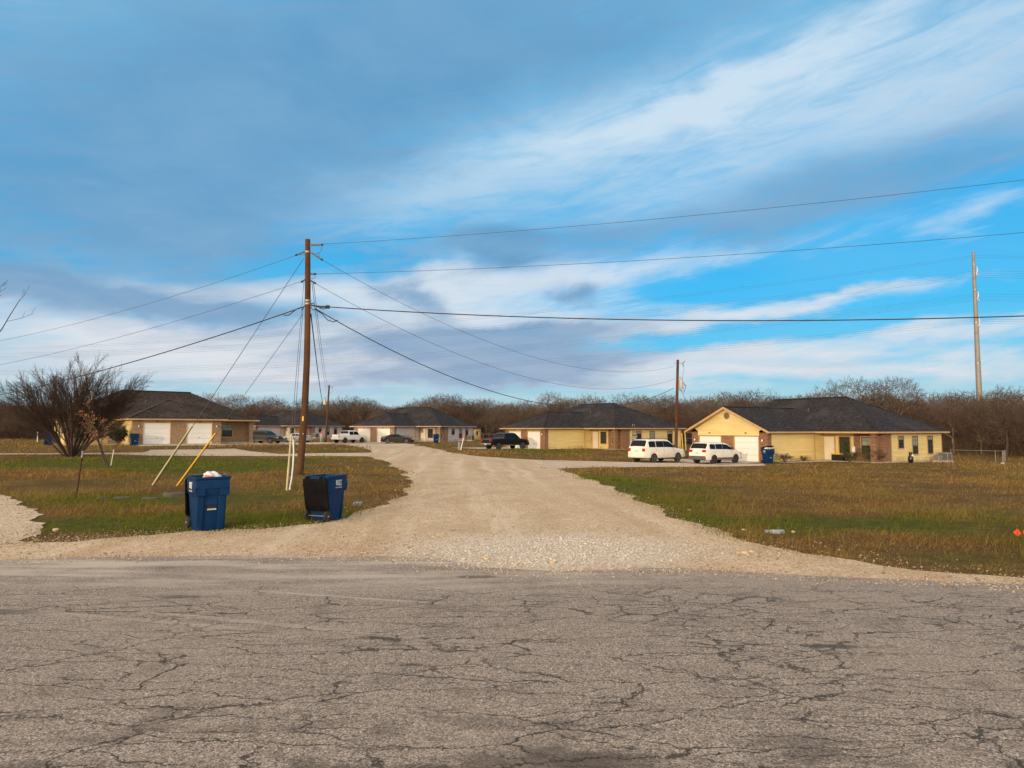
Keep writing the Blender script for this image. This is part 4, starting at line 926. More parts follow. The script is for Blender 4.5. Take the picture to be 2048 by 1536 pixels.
car('parked_suv', 'white crossover with black lower cladding and black wheels, in front of the gabled garage', 'suv', (p.x, p.y), hd(53), 4.7, 1.86,
    [(0, .9), (.04, 1.08), (.10, 1.2), (.38, 1.62), (.62, 1.70), (2.1, 1.71), (2.65, 1.65), (2.9, 1.55), (3.52, 1.14), (3.7, 1.09), (4.42, 1.0), (4.62, .86), (4.7, .7)],
    [(0, 1.18), (3.35, 1.10), (3.7, 1.06), (4.7, .85)], [(0, .36), (4.7, .32)], (.98, 3.8), .355, 'car_white', [(.48, 1.16), (1.22, 2.07), (2.095, 3.26)], (2.95, 3.5), (.12, .38), lower='car_grey', tl=(.80, 1.05, .34, .2), hl=(.72, .82, .2), rim='rim_dark', plate_z=.9)
tk_top = [(0, 1.10), (.03, 1.20), (.08, 1.28), (1.80, 1.28), (1.83, 1.34), (2.02, 1.80), (2.2, 1.88), (3.4, 1.90), (3.75, 1.84), (4.35, 1.28), (4.5, 1.24), (5.5, 1.14), (5.7, 1.02), (5.8, .8)]
tk_belt = [(0, 1.22), (1.8, 1.24), (4.3, 1.22), (5.5, 1.1), (5.8, .9)]
p = at(1011, 880, 79)
car('pickup_truck', 'black crew cab pickup with chrome bumper, parked by the yellow house', 'pickup', (p.x, p.y), hd(49), 5.8, 2.02, tk_top, tk_belt, [(0, .52), (5.8, .45)], (1.15, 4.75), .40, 'car_black', [(2.1, 2.9), (2.98, 4.08)], (3.8, 4.3), (1.86, 2.02),
    tl=(.90, 1.05, .18, .36), hl=(.75, .95, .24), bed=(.05, 1.8), chrome_bumper=True, plate_z=.62, step=True)
p = at(698, 875, 106)
car('pickup_truck', 'white crew cab pickup with black wheels, parked by the white sided house', 'pickup', (p.x, p.y), hd(31), 5.8, 2.04, [(a, b + .04 * (b > 1)) for a, b in tk_top], tk_belt, [(0, .58), (5.8, .5)], (1.15, 4.75), .42, 'car_white_b', [(2.1, 2.9), (2.98, 4.08)], (3.8, 4.3), (1.86, 2.02),
    tl=(.90, 1.05, .18, .4), hl=(.75, .95, .24), bed=(.05, 1.8), rim='rim_dark', plate_z=.66)
cp_top = [(0, .80), (.05, .95), (.15, 1.02), (.6, 1.05), (1.35, 1.33), (1.9, 1.39), (2.5, 1.36), (3.35, .98), (3.5, .95), (4.4, .84), (4.65, .72), (4.78, .55)]
cp_belt = [(0, .92), (1.2, .98), (3.3, .93), (4.4, .8), (4.78, .6)]
p = at(795, 880, 102.5)
car('sports_car', 'low black sports coupe parked broadside on the gravel before the white house', 'car', (p.x, p.y), hd(82), 4.78, 1.9, cp_top, cp_belt, [(0, .26), (4.78, .22)], (.98, 3.72), .345, 'car_navy', [(1.1, 1.55), (1.62, 3.0)], (2.62, 3.3), (.7, 1.32), tl=(.8, .84, .3, .14), hl=(.76, .66, .13), taper=.2, tuck=.74, plate_z=.6)
p = at(531, 875, 101)
car('parked_suv', 'dark green suv at the left of the silver car, nose to the right', 'suv', (p.x, p.y), hd(108), 5.2, 2.0, suv_top, suv_belt, [(0, .40), (5.2, .38)], (1.08, 4.12), .38, 'car_green', [(.50, 1.30), (1.37, 2.30), (2.325, 3.58)], (3.22, 3.83), (.14, .42), tl=(.9, 1.0, .14, .4), hl=(.74, .86, .22), rails=(.8, 3.0), plate_z=.9, lower='car_grey')
sd_top = [(0, .85), (.05, 1.0), (.2, 1.08), (.75, 1.10), (1.45, 1.42), (2.0, 1.47), (2.7, 1.44), (3.5, 1.05), (3.65, 1.02), (4.6, .90), (4.85, .78), (4.95, .6)]
sd_belt = [(0, .98), (1.3, 1.02), (3.4, .98), (4.6, .86), (4.95, .7)]
p = at(594, 874, 110)
car('sedan', 'silver sedan partly hidden behind the tall utility pole', 'car', (p.x, p.y), hd(-66), 4.95, 1.88, sd_top, sd_belt, [(0, .28), (4.95, .24)], (1.0, 3.95), .34, 'car_silver', [(1.2, 2.05), (2.12, 3.15)], (2.78, 3.45), (.82, 1.42), tl=(.76, .92, .4, .14), hl=(.76, .7, .14), taper=.18, tuck=.78, plate_z=.66)

# ------------------------------------------------------------------ wheeled rubbish bins
def rr(w, d, r, n=4):
    """rounded rectangle outline"""
    out = []
    for cx, cy, a0 in ((w - r, d - r, 0), (-w + r, d - r, 90), (-w + r, -d + r, 180), (w - r, -d + r, 270)):
        for i in range(n + 1):
            a = R(a0 + 90 * i / n); out.append((cx + r * math.cos(a), cy + r * math.sin(a)))
    return out
def bin_(label, pos, rz, lid='open', s=1.0, group='blue wheeled rubbish bins', printed=True, z=None):
    z = hz(pos[0], pos[1]) if z is None else z
    t = thing('wheeled_bin', label, 'rubbish bin', (pos[0], pos[1], z + .012), rz, group); t.scale = (s,) * 3
    # shell: local -y is the front, +y the hinge side
    prof = [(.0, .245, .255, .0), (.03, .252, .262, .0), (.62, .292, .315, .012), (.70, .298, .322, .016), (.745, .318, .352, .02), (.80, .325, .360, .02), (1.02, .335, .372, .022), (1.035, .352, .392, .024), (1.075, .354, .394, .024), (1.08, .34, .38, .024)]
    inner = [(1.075, .315, .352, .024), (.70, .27, .30, .016), (.25, .25, .26, .01)]
    mb = MB(); rows = []; nn = 20
    for zz, w, d, yo in prof + inner:
        rows.append(len(mb.v)); mb.v += [(x, y - yo, zz) for x, y in rr(w, d, .055)]
    for a, b in zip(rows, rows[1:]): mb.f += [(a + j, a + (j + 1) % nn, b + (j + 1) % nn, b + j) for j in range(nn)]
    mb.f.append(tuple(range(rows[0], rows[0] + nn))[::-1]); mb.f.append(tuple(range(rows[-1], rows[-1] + nn)))
    body = mb.build('body', M['bin_blue'], t, smooth=True)
    # moulded front: two bulged flanks, lifting bar pocket and lower channel
    fr = MB()
    yf = lambda zz: -(.262 + (zz / .70) * .075) - .006
    for sx in (-1, 1):
        xs_ = sorted((sx * .12, sx * .29)); fr.add([(xs_[0], yf(.02) + .03, .01), (xs_[1], yf(.02) + .03, .01), (xs_[1], yf(.70) + .03, .70), (xs_[0], yf(.70) + .03, .70), (xs_[0] + .01, yf(.02) - .02, .01), (xs_[1] - .045, yf(.02) - .02, .01), (xs_[1] - .03, yf(.70) - .028, .70), (xs_[0] + .01, yf(.70) - .028, .70)],
               [(0, 3, 2, 1), (4, 5, 6, 7), (0, 1, 5, 4), (1, 2, 6, 5), (2, 3, 7, 6), (3, 0, 4, 7)])
        x2 = sorted((sx * .14, sx * .325)); fr.box(x2[0], x2[1], -.412, -.34, .70, .86)
    fr.box(-.325, .325, -.412, -.35, .86, 1.02); fr.box(-.12, .12, yf(.45) - .012, yf(.45) + .06, .50, .70)
    fr.build('front_moulding', M['bin_blue'], t, bevel=.014)
    br = MB(); br.tube([(-.085, yf(.42) - .03, .425), (.085, yf(.42) - .03, .425)], .017, 8); br.build('lift_bar', M['tank'], t)
    pk = MB(); pk.box(-.09, .09, yf(.45) - .014, yf(.45) - .008, .445, .50); pk.build('bar_pocket', M['black'], t)
    hb = MB(); hb.tube([(-.27, .42, 1.03), (.27, .42, 1.03)], .017, 8)
    for sx in (-.27, -.1, .1, .27): hb.box(sx - .015, sx + .015, .35, .43, 1.005, 1.05)
    hb.build('handle', M['bin_blue'], t)
    ax = MB(); ax.tube([(-.29, .30, .125), (.29, .30, .125)], .012, 8); ax.build('axle', M['iron'], t)
    for sx in (-1, 1):
        w = MB(); w.lathe([(.04, -.03), (.105, -.032), (.125, -.02), (.125, .02), (.105, .032), (.04, .03)], (sx * .29, .30, .125), 20, 'x'); wo = w.build('wheel', M['rubber'], t, smooth=True)
        h_ = MB(); h_.lathe([(.018, 0), (.018, sx * .01), (.008, sx * .012)], (sx * .29 + sx * .032, .30, .125), 10, 'x'); h_.build('hub_cap', M['tank'], wo)
    # lid
    lm = MB(); lw, ll = .345, .80
    def lidpts(h, inset): return [(x, y, h) for x, y in rr(lw - inset, ll / 2 - inset, .07)]
    rws = []
    for pts in (lidpts(0, .0), lidpts(.045, .0), lidpts(.06, .025), lidpts(.075, .12)): rws.append(len(lm.v)); lm.v += pts
    inn = []
    for pts in (lidpts(0, .022), lidpts(.03, .03), lidpts(.045, .06), lidpts(.05, .13)): inn.append(len(lm.v)); lm.v += pts
    for a, b in list(zip(rws, rws[1:])) + list(zip(inn, inn[1:])) + [(rws[0], inn[0])]: lm.f += [(a + j, a + (j + 1) % nn, b + (j + 1) % nn, b + j) for j in range(nn)]
    lm.f.append(tuple(range(rws[-1], rws[-1] + nn))); lm.f.append(tuple(range(inn[-1], inn[-1] + nn)))
    for yy in (-.2, .0, .2): lm.box(-.2, .2, yy - .012, yy + .012, .035, .052)
    if lid == 'open': lm.xf(Matrix.Translation((0, .475, 1.0)) @ Matrix.Rotation(R(-100), 4, 'X') @ Matrix.Translation((0, ll / 2 - .02, -.07)) )
    elif lid == 'ajar': lm.xf(Matrix.Translation((0, .40, 1.09)) @ Matrix.Rotation(R(-14), 4, 'X') @ Matrix.Translation((0, -ll / 2, 0)))
    else: lm.xf(Matrix.Translation((0, -.01, 1.078)))
    lo = lm.build('lid', M['bin_black'], t, smooth=True)
    hg = MB()
    for sx in (-.2, .2): hg.box(sx - .035, sx + .035, .385, .475, .96, 1.075)
    hg.build('hinge', M['bin_black'], lo, bevel=.01)
    if printed:
        for sx in (-1, 1):
            rot = Matrix(((0, 0, sx, sx * .3395), (sx, 0, 0, -.06), (0, 1, 0, 0), (0, 0, 0, 1)))
            tl_ = Matrix.Translation((0, 0, 0))
            lg = textmesh('lettering', 'BEST', .17, M['logo'], t, rot @ Matrix.Translation((0, .85, 0)) @ Matrix.Diagonal((.62, 1, 1, 1)), .0015, outline=.0045)
            textmesh('lettering', 'Waste', .062, M['logo'], t, rot @ Matrix.Translation((.03, .835, .004)), .0015)
            textmesh('lettering', '830-379-8663', .044, M['logo'], t, rot @ Matrix.Translation((0, .775, 0)), .0015)
    return t
p = gp(408, 1062); B1 = bin_('blue bin holding a white bag, left of the bin with white lettering', (p.x - .06, p.y + .26), R(38), 'open', 1.06)
b1p = Vector(B1.location)
bg = MB(); ri_ = random.Random(4); v, f = ico()
bmx = bmesh.new(); bmesh.ops.create_icosphere(bmx, subdivisions=4, radius=1)
for vv in bmx.verts:
    nz = .16 * math.sin(vv.co.x * 5 + 1) * math.sin(vv.co.y * 6) + .07 * math.sin(vv.co.z * 11 + vv.co.x * 7); vv.co *= 1 + nz
me = bpy.data.meshes.new('rubbish_bag'); bmx.to_mesh(me); bmx.free(); me.materials.append(M['bag']); me.polygons.foreach_set('use_smooth', [True] * len(me.polygons))
me.transform(Matrix.Diagonal((.19, .17, .15, 1)))
bo = bpy.data.objects.new('rubbish_bag', me); COL.objects.link(bo); bo.location = b1p + Vector((.10, -.04, 1.09)); tag(bo, 'white plastic rubbish bag stuffed in the top of the blue bin', 'bag')
pr = MB(); bmx = bmesh.new(); bmesh.ops.create_icosphere(bmx, subdivisions=3, radius=1)
pr.v = [tuple(v_.co) for v_ in bmx.verts]; keep = [f_ for f_ in bmx.faces if f_.calc_center_median().y < -.55 and f_.calc_center_median().z < .45 and abs(f_.calc_center_median().x - .0) < .5]; pr.f = [tuple(v_.index for v_ in f_.verts) for f_ in keep]; bmx.free()
pr.v = [(a * .198, b_ * .186, c_ * .155) for a, b_, c_ in pr.v]; pr.build('print', M['bag_print'], bo, smooth='all')
fill = MB(); fill.box(-.25, .25, -.28, .25, .78, .80); fl = fill.build('refuse', M['bin_black'], B1)
p = gp(655, 1043); bin_('blue bin turned with its open black lid and white lettering facing the road', (p.x - .12, p.y + .25), R(157), 'open', .98)
p = H1(-.55, .05); bin_('closed blue bin beside the left garage door of the brick house', (p.x, p.y), R(40), 'shut', 1.0, printed=False)
p = at(872, 884, 103.5); bin_('closed blue bin on the grass before the porch of the white sided house', (p.x, p.y), R(20), 'shut', 1.15, printed=False)
p = H5(-.75, -.55); B5 = bin_('overfilled blue bin with raised lid beside the gabled garage', (p.x, p.y), R(20), 'ajar', 1.08)
for dx, dy, rr_, lab in ((-.1, -.1, .17, 'left pale rubbish bag pushing up the lid of the overfilled bin'), (.14, -.06, .15, 'right pale rubbish bag pushing up the lid of the overfilled bin')):
    o = bo.copy(); COL.objects.link(o); o.location = Vector(B5.location) + Vector((dx, dy, 1.17)); o.scale = (rr_ / .17,) * 3; o['label'] = lab; o['group'] = 'bags in the overfilled bin'
p = H1(3.0, -6.6); bin_('blue bin by the air conditioner at the far end of the brick house', (p.x, p.y), R(40), 'shut', 1.0, printed=False)

# ------------------------------------------------------------------ poles, guys and wires
def sag_curve(a, b, sag, n=40):
    return [a.lerp(b, i / n) - Vector((0, 0, sag * 4 * (i / n) * (1 - i / n))) for i in range(n + 1)]
WIRES = 'wires on the tall wooden pole'
def wire(label, a, b, sag, r, mat='wire', group=WIRES, name='overhead_wire', n=40, cat='wire', ext=1):
    if ext > 1: b = a + (b - a) * ext; b.z += 4 * sag * ext * (ext - 1); sag *= ext * ext      # same curve carried on past the view
    mb = MB(); mb.tube(sag_curve(a, b, sag, n), r, 5); o = mb.build(name, M[mat], smooth='all'); return tag(o, label, cat, group)
PD = 32.0
base, top = at(599, 951, PD), at(615.5, 479, PD + .2); base.z = hz(base.x, base.y)
up = thing('utility_pole', 'tall brown wooden utility pole leaning slightly, between the two foreground bins', 'utility pole', base)
ax = top - base
_pp = [Vector((0, 0, 0))] + [at(a_, b_, PD) - base for a_, b_ in ((604.5, 885), (609.5, 818), (614, 720), (615.3, 640), (615.5, 560), (615.5, 479))]
def on(f, r=0.0, a=0.0):
    zt = _pp[-1].z * f; i = max(0, min(len(_pp) - 2, sum(1 for v in _pp[1:-1] if v.z <= zt))); k_ = (zt - _pp[i].z) / (_pp[i + 1].z - _pp[i].z)
    return _pp[i].lerp(_pp[i + 1], k_) if 0 <= k_ <= 1 else _pp[i] + (_pp[i + 1] - _pp[i]) * k_
mb = MB(); mb.tube([on(-.03)] + [on(i / 24) for i in range(25)], [.175] + [.172 - .052 * i / 24 for i in range(25)], 18); po = mb.build('pole', M['wood'], up, smooth=True)
tg = MB(); tg.box(-.035, .035, -.012, .0, -.11, .11); tg.xf(Matrix.Translation(on(.235) + Vector((0, -.163, 0)))); tg.build('pole_tag', M['yellow'], up)
tg = MB(); tg.box(-.02, .02, -.008, .0, -.03, .03); tg.xf(Matrix.Translation(on(.172) + Vector((.06, -.160, 0)))); tg.build('pole_tag', M['iron'], up)
def L_(px, py, d=PD): return at(px, py, d) - base
def insul(a, b, r=.055, name='insulator'):
    m_ = MB(); k = 9; pts = [a.lerp(b, .12 + .76 * i / (2 * k)) for i in range(2 * k + 1)]; m_.tube([a] + pts + [b], [.018] + [r if i % 2 else r * .62 for i in range(2 * k + 1)] + [.018], 10); m_.build(name, M['porc'], up, smooth=True)
    c_ = MB(); c_.tube([b, b + (b - a).normalized() * .12], [.055, .035], 8); c_.build('wire_clamp', M['dark'], up)
insul(L_(620, 490), L_(642, 489.5)); insul(L_(611, 502.5), L_(595, 509)); insul(L_(621, 504), L_(642, 518))
insul(L_(621, 548), L_(628, 548), .04); insul(L_(611, 559), L_(606, 562), .04); insul(L_(621, 561), L_(628, 565), .04)
jm = MB(); jm.tube([L_(644, 489), L_(643, 500), L_(637, 507), L_(628, 508), L_(622, 507)], .010, 5); jm.tube([L_(628, 548), L_(631, 554), L_(627, 557), L_(622, 558)], .010, 5); jm.tube([L_(637, 507), L_(640, 516)], .01, 5)
jm.tube([L_(596, 509), L_(606, 510), L_(612, 509)], .008, 5); jm.build('jumper_wire', M['cable'], up)
bk = MB()
for f in (.985, .93, .90, .855, .83, .735, .725, .71): bk.tube([on(f) + Vector((-.165, -.02, 0)), on(f) + Vector((.2, -.02, 0))], .014, 6)
bk.build('bolt', M['iron'], up)
bd = MB()
for f in (.945, .735, .722): bd.tube([on(f - .004), on(f + .004)], [.135 + .035 * (1 - f)] * 2, 18)
bd.build('pole_band', M['iron'], up)
cab = MB(); cab.tube([L_(621, 610), L_(640, 613.5), L_(659, 614)], [.03, .045, .05], 8); cab.tube([L_(634, 612), L_(642, 617), L_(650, 618), L_(658, 613)], .02, 6); cab.tube([L_(652, 613.5), L_(659, 614)], .085, 8); cab.build('cable_splice', M['cable'], up)
hk = MB(); hk.tube([L_(622, 608), L_(627, 606), L_(628, 608)], .02, 6); hk.tube([L_(610, 611), L_(606, 616), L_(605, 621)], .03, 6); hk.tube([L_(621, 613), L_(626, 620), L_(630, 619)], .02, 6); hk.build('cable_hook', M['dark'], up)
gw = MB(); gw.tube([on(.98) + Vector((.125, -.03, 0)), on(.8) + Vector((.14, -.03, 0)), on(.7) + Vector((.145, -.03, 0))], .012, 5); gw.build('ground_wire', M['dark'], up)
wire('topmost wire running off to the right from the tall pole', at(645, 488.5, PD), at(2130, 350, 24), .25, .009, ext=1.8)
wire('second wire running off to the right below the topmost', at(630, 548, PD), at(2130, 458, 24), .25, .009, ext=1.8)
wire('thick pale cable running level to the right from the tall pole', at(659, 614, PD), at(2130, 629, 26), .42, .024, 'rust', ext=1.8)
P2, P3 = (1355, 725, 57.0), (658, 770, 112.0)
wire('upper wire sagging from the tall pole to the right transformer pole', at(643, 519, PD), at(1347, 733, 64), 2.3, .009)
wire('lower wire sagging from the tall pole to the right transformer pole', at(629, 566, PD), at(1350, 758, 64), 2.6, .010)
wire('black cable sagging from the tall pole to the right transformer pole', at(630, 617, PD), at(1348, 776, 64), 3.1, .022, 'cable')
wire('topmost wire running off to the left of the tall pole', at(594, 510, PD), at(-120, 702, 47), .55, .009, ext=1.5)
wire('second wire running off to the left of the tall pole', at(606, 562, PD), at(-120, 750, 47), .5, .009, ext=1.5)
wire('black cable running down to the left across the bare bush', at(606, 614, PD), at(-120, 812, 47), .5, .026, 'cable')
wire('dark cable dropping from the tall pole to the far left transformer pole', at(622, 628, PD), at(650, 822, 111), .9, .030, 'cable')
wire('left thin wire from the tall pole to the far left transformer pole', at(624, 566, PD), at(653, 782, 111), .5, .014)
wire('right thin wire from the tall pole to the far left transformer pole', at(627, 566, PD), at(656, 776, 111), .5, .014)
dr = MB(); pts = [at(605, 614, PD), at(596, 617, PD), at(588, 622, PD), at(578, 630, PD), at(570, 631, PD), at(566, 627, PD)]; dr.tube(pts, .022, 6)
pts = [at(629, 618, PD), at(645, 628, PD), at(655, 640, PD), at(667, 644, PD), at(676, 640, PD)]; dr.tube(pts, .022, 6); dr.build('cable_loop', M['cable'], None)
o = bpy.data.objects['cable_loop']; o.data.transform(Matrix.Translation(-base)); o.parent = up
def guy(label, attach, gtop, gbot, depth_b, r, gm, gr, bent=0.0):
    a = at(*attach, PD); pb = gp(*gbot); pt_ = Vector((0, 0, 0))
    rr_ = ray(*gtop)
    # guard top: on the line from anchor to pole seen at gtop
    best = None
    for i in range(1, 200):
        q_ = pb.lerp(a, i / 200); dy = q_.y; sx = 1024 + F * (q_.x / (q_.y * CP + (q_.z - CAM_H) * SP)); sy = 768 - F * ((q_.z - CAM_H) * CP - q_.y * SP) / (q_.y * CP + (q_.z - CAM_H) * SP)
        d_ = (sy - gtop[1]) ** 2
        if best is None or d_ < best[0]: best = (d_, q_)
    gt = best[1]
    mb = MB(); mb.tube([pb - Vector((0, 0, .1)), a], r, 5); o = mb.build('guy_wire', M['wire'], None, smooth='all'); tag(o, label, 'guy wire', 'guy wires of the tall pole')
    g = MB(); mid = pb.lerp(gt, .5) + Vector((bent, 0, 0)); g.tube([pb + (gt - pb) * .02, pb.lerp(gt, .25) + Vector((bent * .75, 0, 0)), mid, pb.lerp(gt, .75) + Vector((bent * .75, 0, 0)), gt], gr, 10); g.build('guy_guard', M[gm], o, smooth=True)
    return o
guy('upper left guy wire ending in a faded cream guard in the grass', (607, 518), (382, 852), (303, 973), 0, .012, 'cream', .030)
guy('lower left guy wire ending in a bright yellow guard behind the bin', (606, 628), (431, 866), (352, 974), 0, .010, 'yellow', .028)
guy('guy wire near the pole foot with a straight cream guard', (608, 563), (584, 868), (573, 984), 0, .010, 'cream', .034)
guy('guy wire near the pole foot with a bent white guard', (606, 621), (595, 881), (579, 982), 0, .010, 'white', .028, bent=.06)

def small_pole(label, bpx, tpx, depth, r0, r1, can, wirelab):
    b_, t_ = at(*bpx, depth), at(*tpx, depth); b_.z = hz(b_.x, b_.y); u = thing('utility_pole', label, 'utility pole', b_); a_ = t_ - b_
    mb = MB(); mb.tube([a_ * (-.02)] + [a_ * (i / 6) for i in range(7)], [r0] + [r0 + (r1 - r0) * i / 6 for i in range(7)], 12); mb.build('pole', M['wood'], u, smooth=True)
    cx, cz, cr, chh, sd = can; c_ = a_ * cz + Vector((sd * cx, -.05, 0))
    tk = MB(); tk.lathe([(cr * .9, -chh / 2), (cr, -chh / 2 + .03), (cr, chh / 2 - .05), (cr * 1.05, chh / 2 - .04), (cr * 1.05, chh / 2), (cr * .5, chh / 2 + .06)], c_, 20); tr_ = tk.build('transformer', M['tank'], u, smooth=True)
    for dx in (-.1, .1): bs = MB(); bs.tube([c_ + Vector((dx, 0, chh / 2)), c_ + Vector((dx, 0, chh / 2 + .38))], [.06, .04], 8); bs.build('bushing', M['porc'], tr_, smooth=True)
    br_ = MB(); br_.box(min(0, sd * cx), max(0, sd * cx), -.03, .03, -.05, .05); br_.xf(Matrix.Translation(a_ * cz + Vector((0, -.05, .2)))); br_.build('bracket', M['iron'], u)
    ar = MB(); z_ = a_ * .965; ar.tube([z_ + Vector((-.35, 0, -.05)), z_ + Vector((-.2, 0, .02)), z_, z_ + Vector((sd * .5, 0, .0)), z_ + Vector((sd * .6, 0, -.1))], .022, 6); ar.build('crossarm', M['iron'], u)
    fu = MB(); q0 = z_ + Vector((sd * .55, 0, .12)); fu.tube([q0 + Vector((.16, 0, .05)), q0, q0 + Vector((-.1 * sd, 0, -.25)), q0 + Vector((0, 0, -.42))], .045, 8); fu.build('fuse_cutout', M['porc'], u, smooth=True)
    wl = MB(); wl.tube([q0 + Vector((0, 0, -.42)), q0 + Vector((.02, 0, -.9)), c_ + Vector((.1, 0, chh / 2 + .35))], .012, 5)
    for k_ in range(3): wl.tube([c_ + Vector((sd * cr * .9, 0, chh * .3)), c_ + Vector((sd * (cr + .18 + .05 * k_), 0, -.1)), c_ + Vector((sd * (cr + .05), 0, -chh * .75 - .1 * k_)), c_ + Vector((-sd * cr, 0, -chh * .6)), c_ + Vector((-sd * (cr + .1), 0, -.1))], .012, 5)
    wl.build('service_wire', M['cable'], u); return u
small_pole('wooden pole with a pale transformer, standing behind the white suv', (1351, 890), (1355.5, 719.5), 64, .16, .115, (.36, .745, .20, .78, 1), None)
small_pole('far wooden pole with a transformer, in front of the farthest pale house', (651, 884), (658.5, 770), 112, .17, .13, (-.55, .70, .24, .85, 1), None)
wire('service wire from the right transformer pole down to the yellow house', at(1360, 776, 64), at(1385, 812, 75), .3, .016, 'cable', 'service drops')
wire('service wire sagging from the right transformer pole across the yellow roof', at(1347, 795, 64), at(1080, 800, 84), 1.3, .012, 'wire', 'service drops')

# steel transmission pole and its conductors
SD = 120.0; b_, t_ = at(1962, 880, SD), at(1946, 503, SD)
b_.z = hz(b_.x, b_.y)
sp = thing('steel_pole', 'very tall tapering steel transmission pole rising behind the trees at right', 'transmission pole', b_); a_ = t_ - b_
mb = MB(); mb.tube([a_ * (i / 16) for i in range(17)], [.54 - .30 * i / 16 for i in range(17)], 12); mb.build('shaft', M['steel'], sp, smooth=True)
cl = MB()
for f in (.18, .42, .63, .80, .93): cl.tube([a_ * (f - .003), a_ * (f + .003)], [.54 - .30 * f + .025] * 2, 12)
cl.build('joint_collar', M['iron'], sp)
for f in (.875, .745, .61):
    w_ = MB(); p0 = a_ * f; w_.lathe([(.05, 0), (.20, -.05), (.22, -.12), (.06, -.2)], p0 + Vector((.30, -.45, 0)), 10); w_.tube([p0 + Vector((.2, -.3, .1)), p0 + Vector((.34, -.42, .8)), p0 + Vector((.30, -.40, 1.5))], [.06, .1, .02], 6); w_.build('insulator', M['white'], sp, smooth=True)
TR = 'conductors of the steel transmission pole'
names = {1: 'earth wire', 2: 'upper', 3: 'middle', 4: 'lower'}
TX = bpy.data.materials['wire']
ordn = ['top', 'second', 'third', 'bottom']
for gi, (y0, ymid, yl, rows) in enumerate([(513, 632, 700, 2), (548, 669, 712, 4), (594, 690, 742, 4), (642, 716, 768, 3)]):
    for k_ in range(rows):
        dy = (k_ - (rows - 1) / 2) * 4.2
        a = at(1947 + gi * 2, y0 + dy, SD); e_ = at(-260, yl + dy * .7, SD + 45)
        lab = f'{"thin earth wire" if gi == 0 else "conductor"} left of the steel pole, {ordn[k_] if k_ < rows - 1 else "bottom"} of the {["highest", "second", "third", "lowest"][gi]} bundle'
        wire(lab, a, e_, [4.3, 4.2, 4.6, 3.6][gi], .012, 'wire', TR, n=60, ext=1.25)
        e2 = at(2200, y0 + dy * 1.1 + 2, SD - 5)
        wire(lab.replace('left of', 'right of'), a, e2, .1, .012, 'wire', TR, n=12, ext=3)
# ------------------------------------------------------------------ bare trees
def grow(rnd, segs, p, d, Ln, r, lvl, cfg):
    n = cfg['seg'][lvl]; up = cfg['up'][lvl]; wob = cfg['wob'][lvl]; pts = [p]; dirs = []
    for i in range(n):
        d = (d + Vector((rnd.gauss(0, wob), rnd.gauss(0, wob), rnd.gauss(0, wob) + up))).normalized(); dirs.append(d); pts.append(pts[-1] + d * (Ln / n))
    rend = r * cfg['taper'][lvl]
    for i in range(n): segs.append((pts[i], pts[i + 1], r + (rend - r) * i / n, r + (rend - r) * (i + 1) / n, lvl))
    if lvl + 1 >= cfg['levels']: return
    k = max(1, int(cfg['kids'][lvl] * rnd.uniform(.8, 1.25)))
    for j in range(k):
        f = cfg['start'][lvl] + (1 - cfg['start'][lvl]) * ((j + rnd.uniform(.2, .9)) / k); f = min(f, .999)
        i = min(n - 1, int(f * n)); q_ = pts[i].lerp(pts[i + 1], f * n - i); dd = dirs[i]
        ax_ = dd.orthogonal().normalized(); ax_.rotate(Matrix.Rotation(rnd.uniform(0, 6.283), 3, dd)); nd = dd.copy(); nd.rotate(Matrix.Rotation(R(cfg['ang'][lvl]) * rnd.uniform(.6, 1.3), 3, ax_))
        grow(rnd, segs, q_, nd, Ln * cfg['len'][lvl] * rnd.uniform(.65, 1.2) * (1 - .35 * f), (r + (rend - r) * f) * cfg['rad'][lvl], lvl + 1, cfg)
def segmesh(name, segs, m, sides, parent=None, rmin=.006):
    if not segs: return None
    A = np.array([tuple(s[0]) for s in segs]); B = np.array([tuple(s[1]) for s in segs]); ra = np.maximum(rmin, [s[2] for s in segs]); rb = np.maximum(rmin * .7, [s[3] for s in segs])
    D = B - A; D /= np.linalg.norm(D, axis=1, keepdims=True) + 1e-9
    ref = np.where(np.abs(D[:, 2:3]) < .9, np.array([[0, 0, 1.0]]), np.array([[1.0, 0, 0]])); U = np.cross(D, ref); U /= np.linalg.norm(U, axis=1, keepdims=True) + 1e-9; Wv = np.cross(D, U)
    ang = np.arange(sides) * 2 * math.pi / sides; off = U[:, None] * np.cos(ang)[None, :, None] + Wv[:, None] * np.sin(ang)[None, :, None]
    V = np.concatenate([A[:, None] + off * ra[:, None, None], B[:, None] + off * rb[:, None, None]], 1); n = len(segs); i = np.arange(n)[:, None] * 2 * sides; j = np.arange(sides)[None]; j2 = (j + 1) % sides
    Fq = np.stack([i + j, i + j2, i + sides + j2, i + sides + j], -1).reshape(-1, 4)
    return fastmesh(name, V.reshape(-1, 3), Fq, m, parent, smooth=sides > 4)
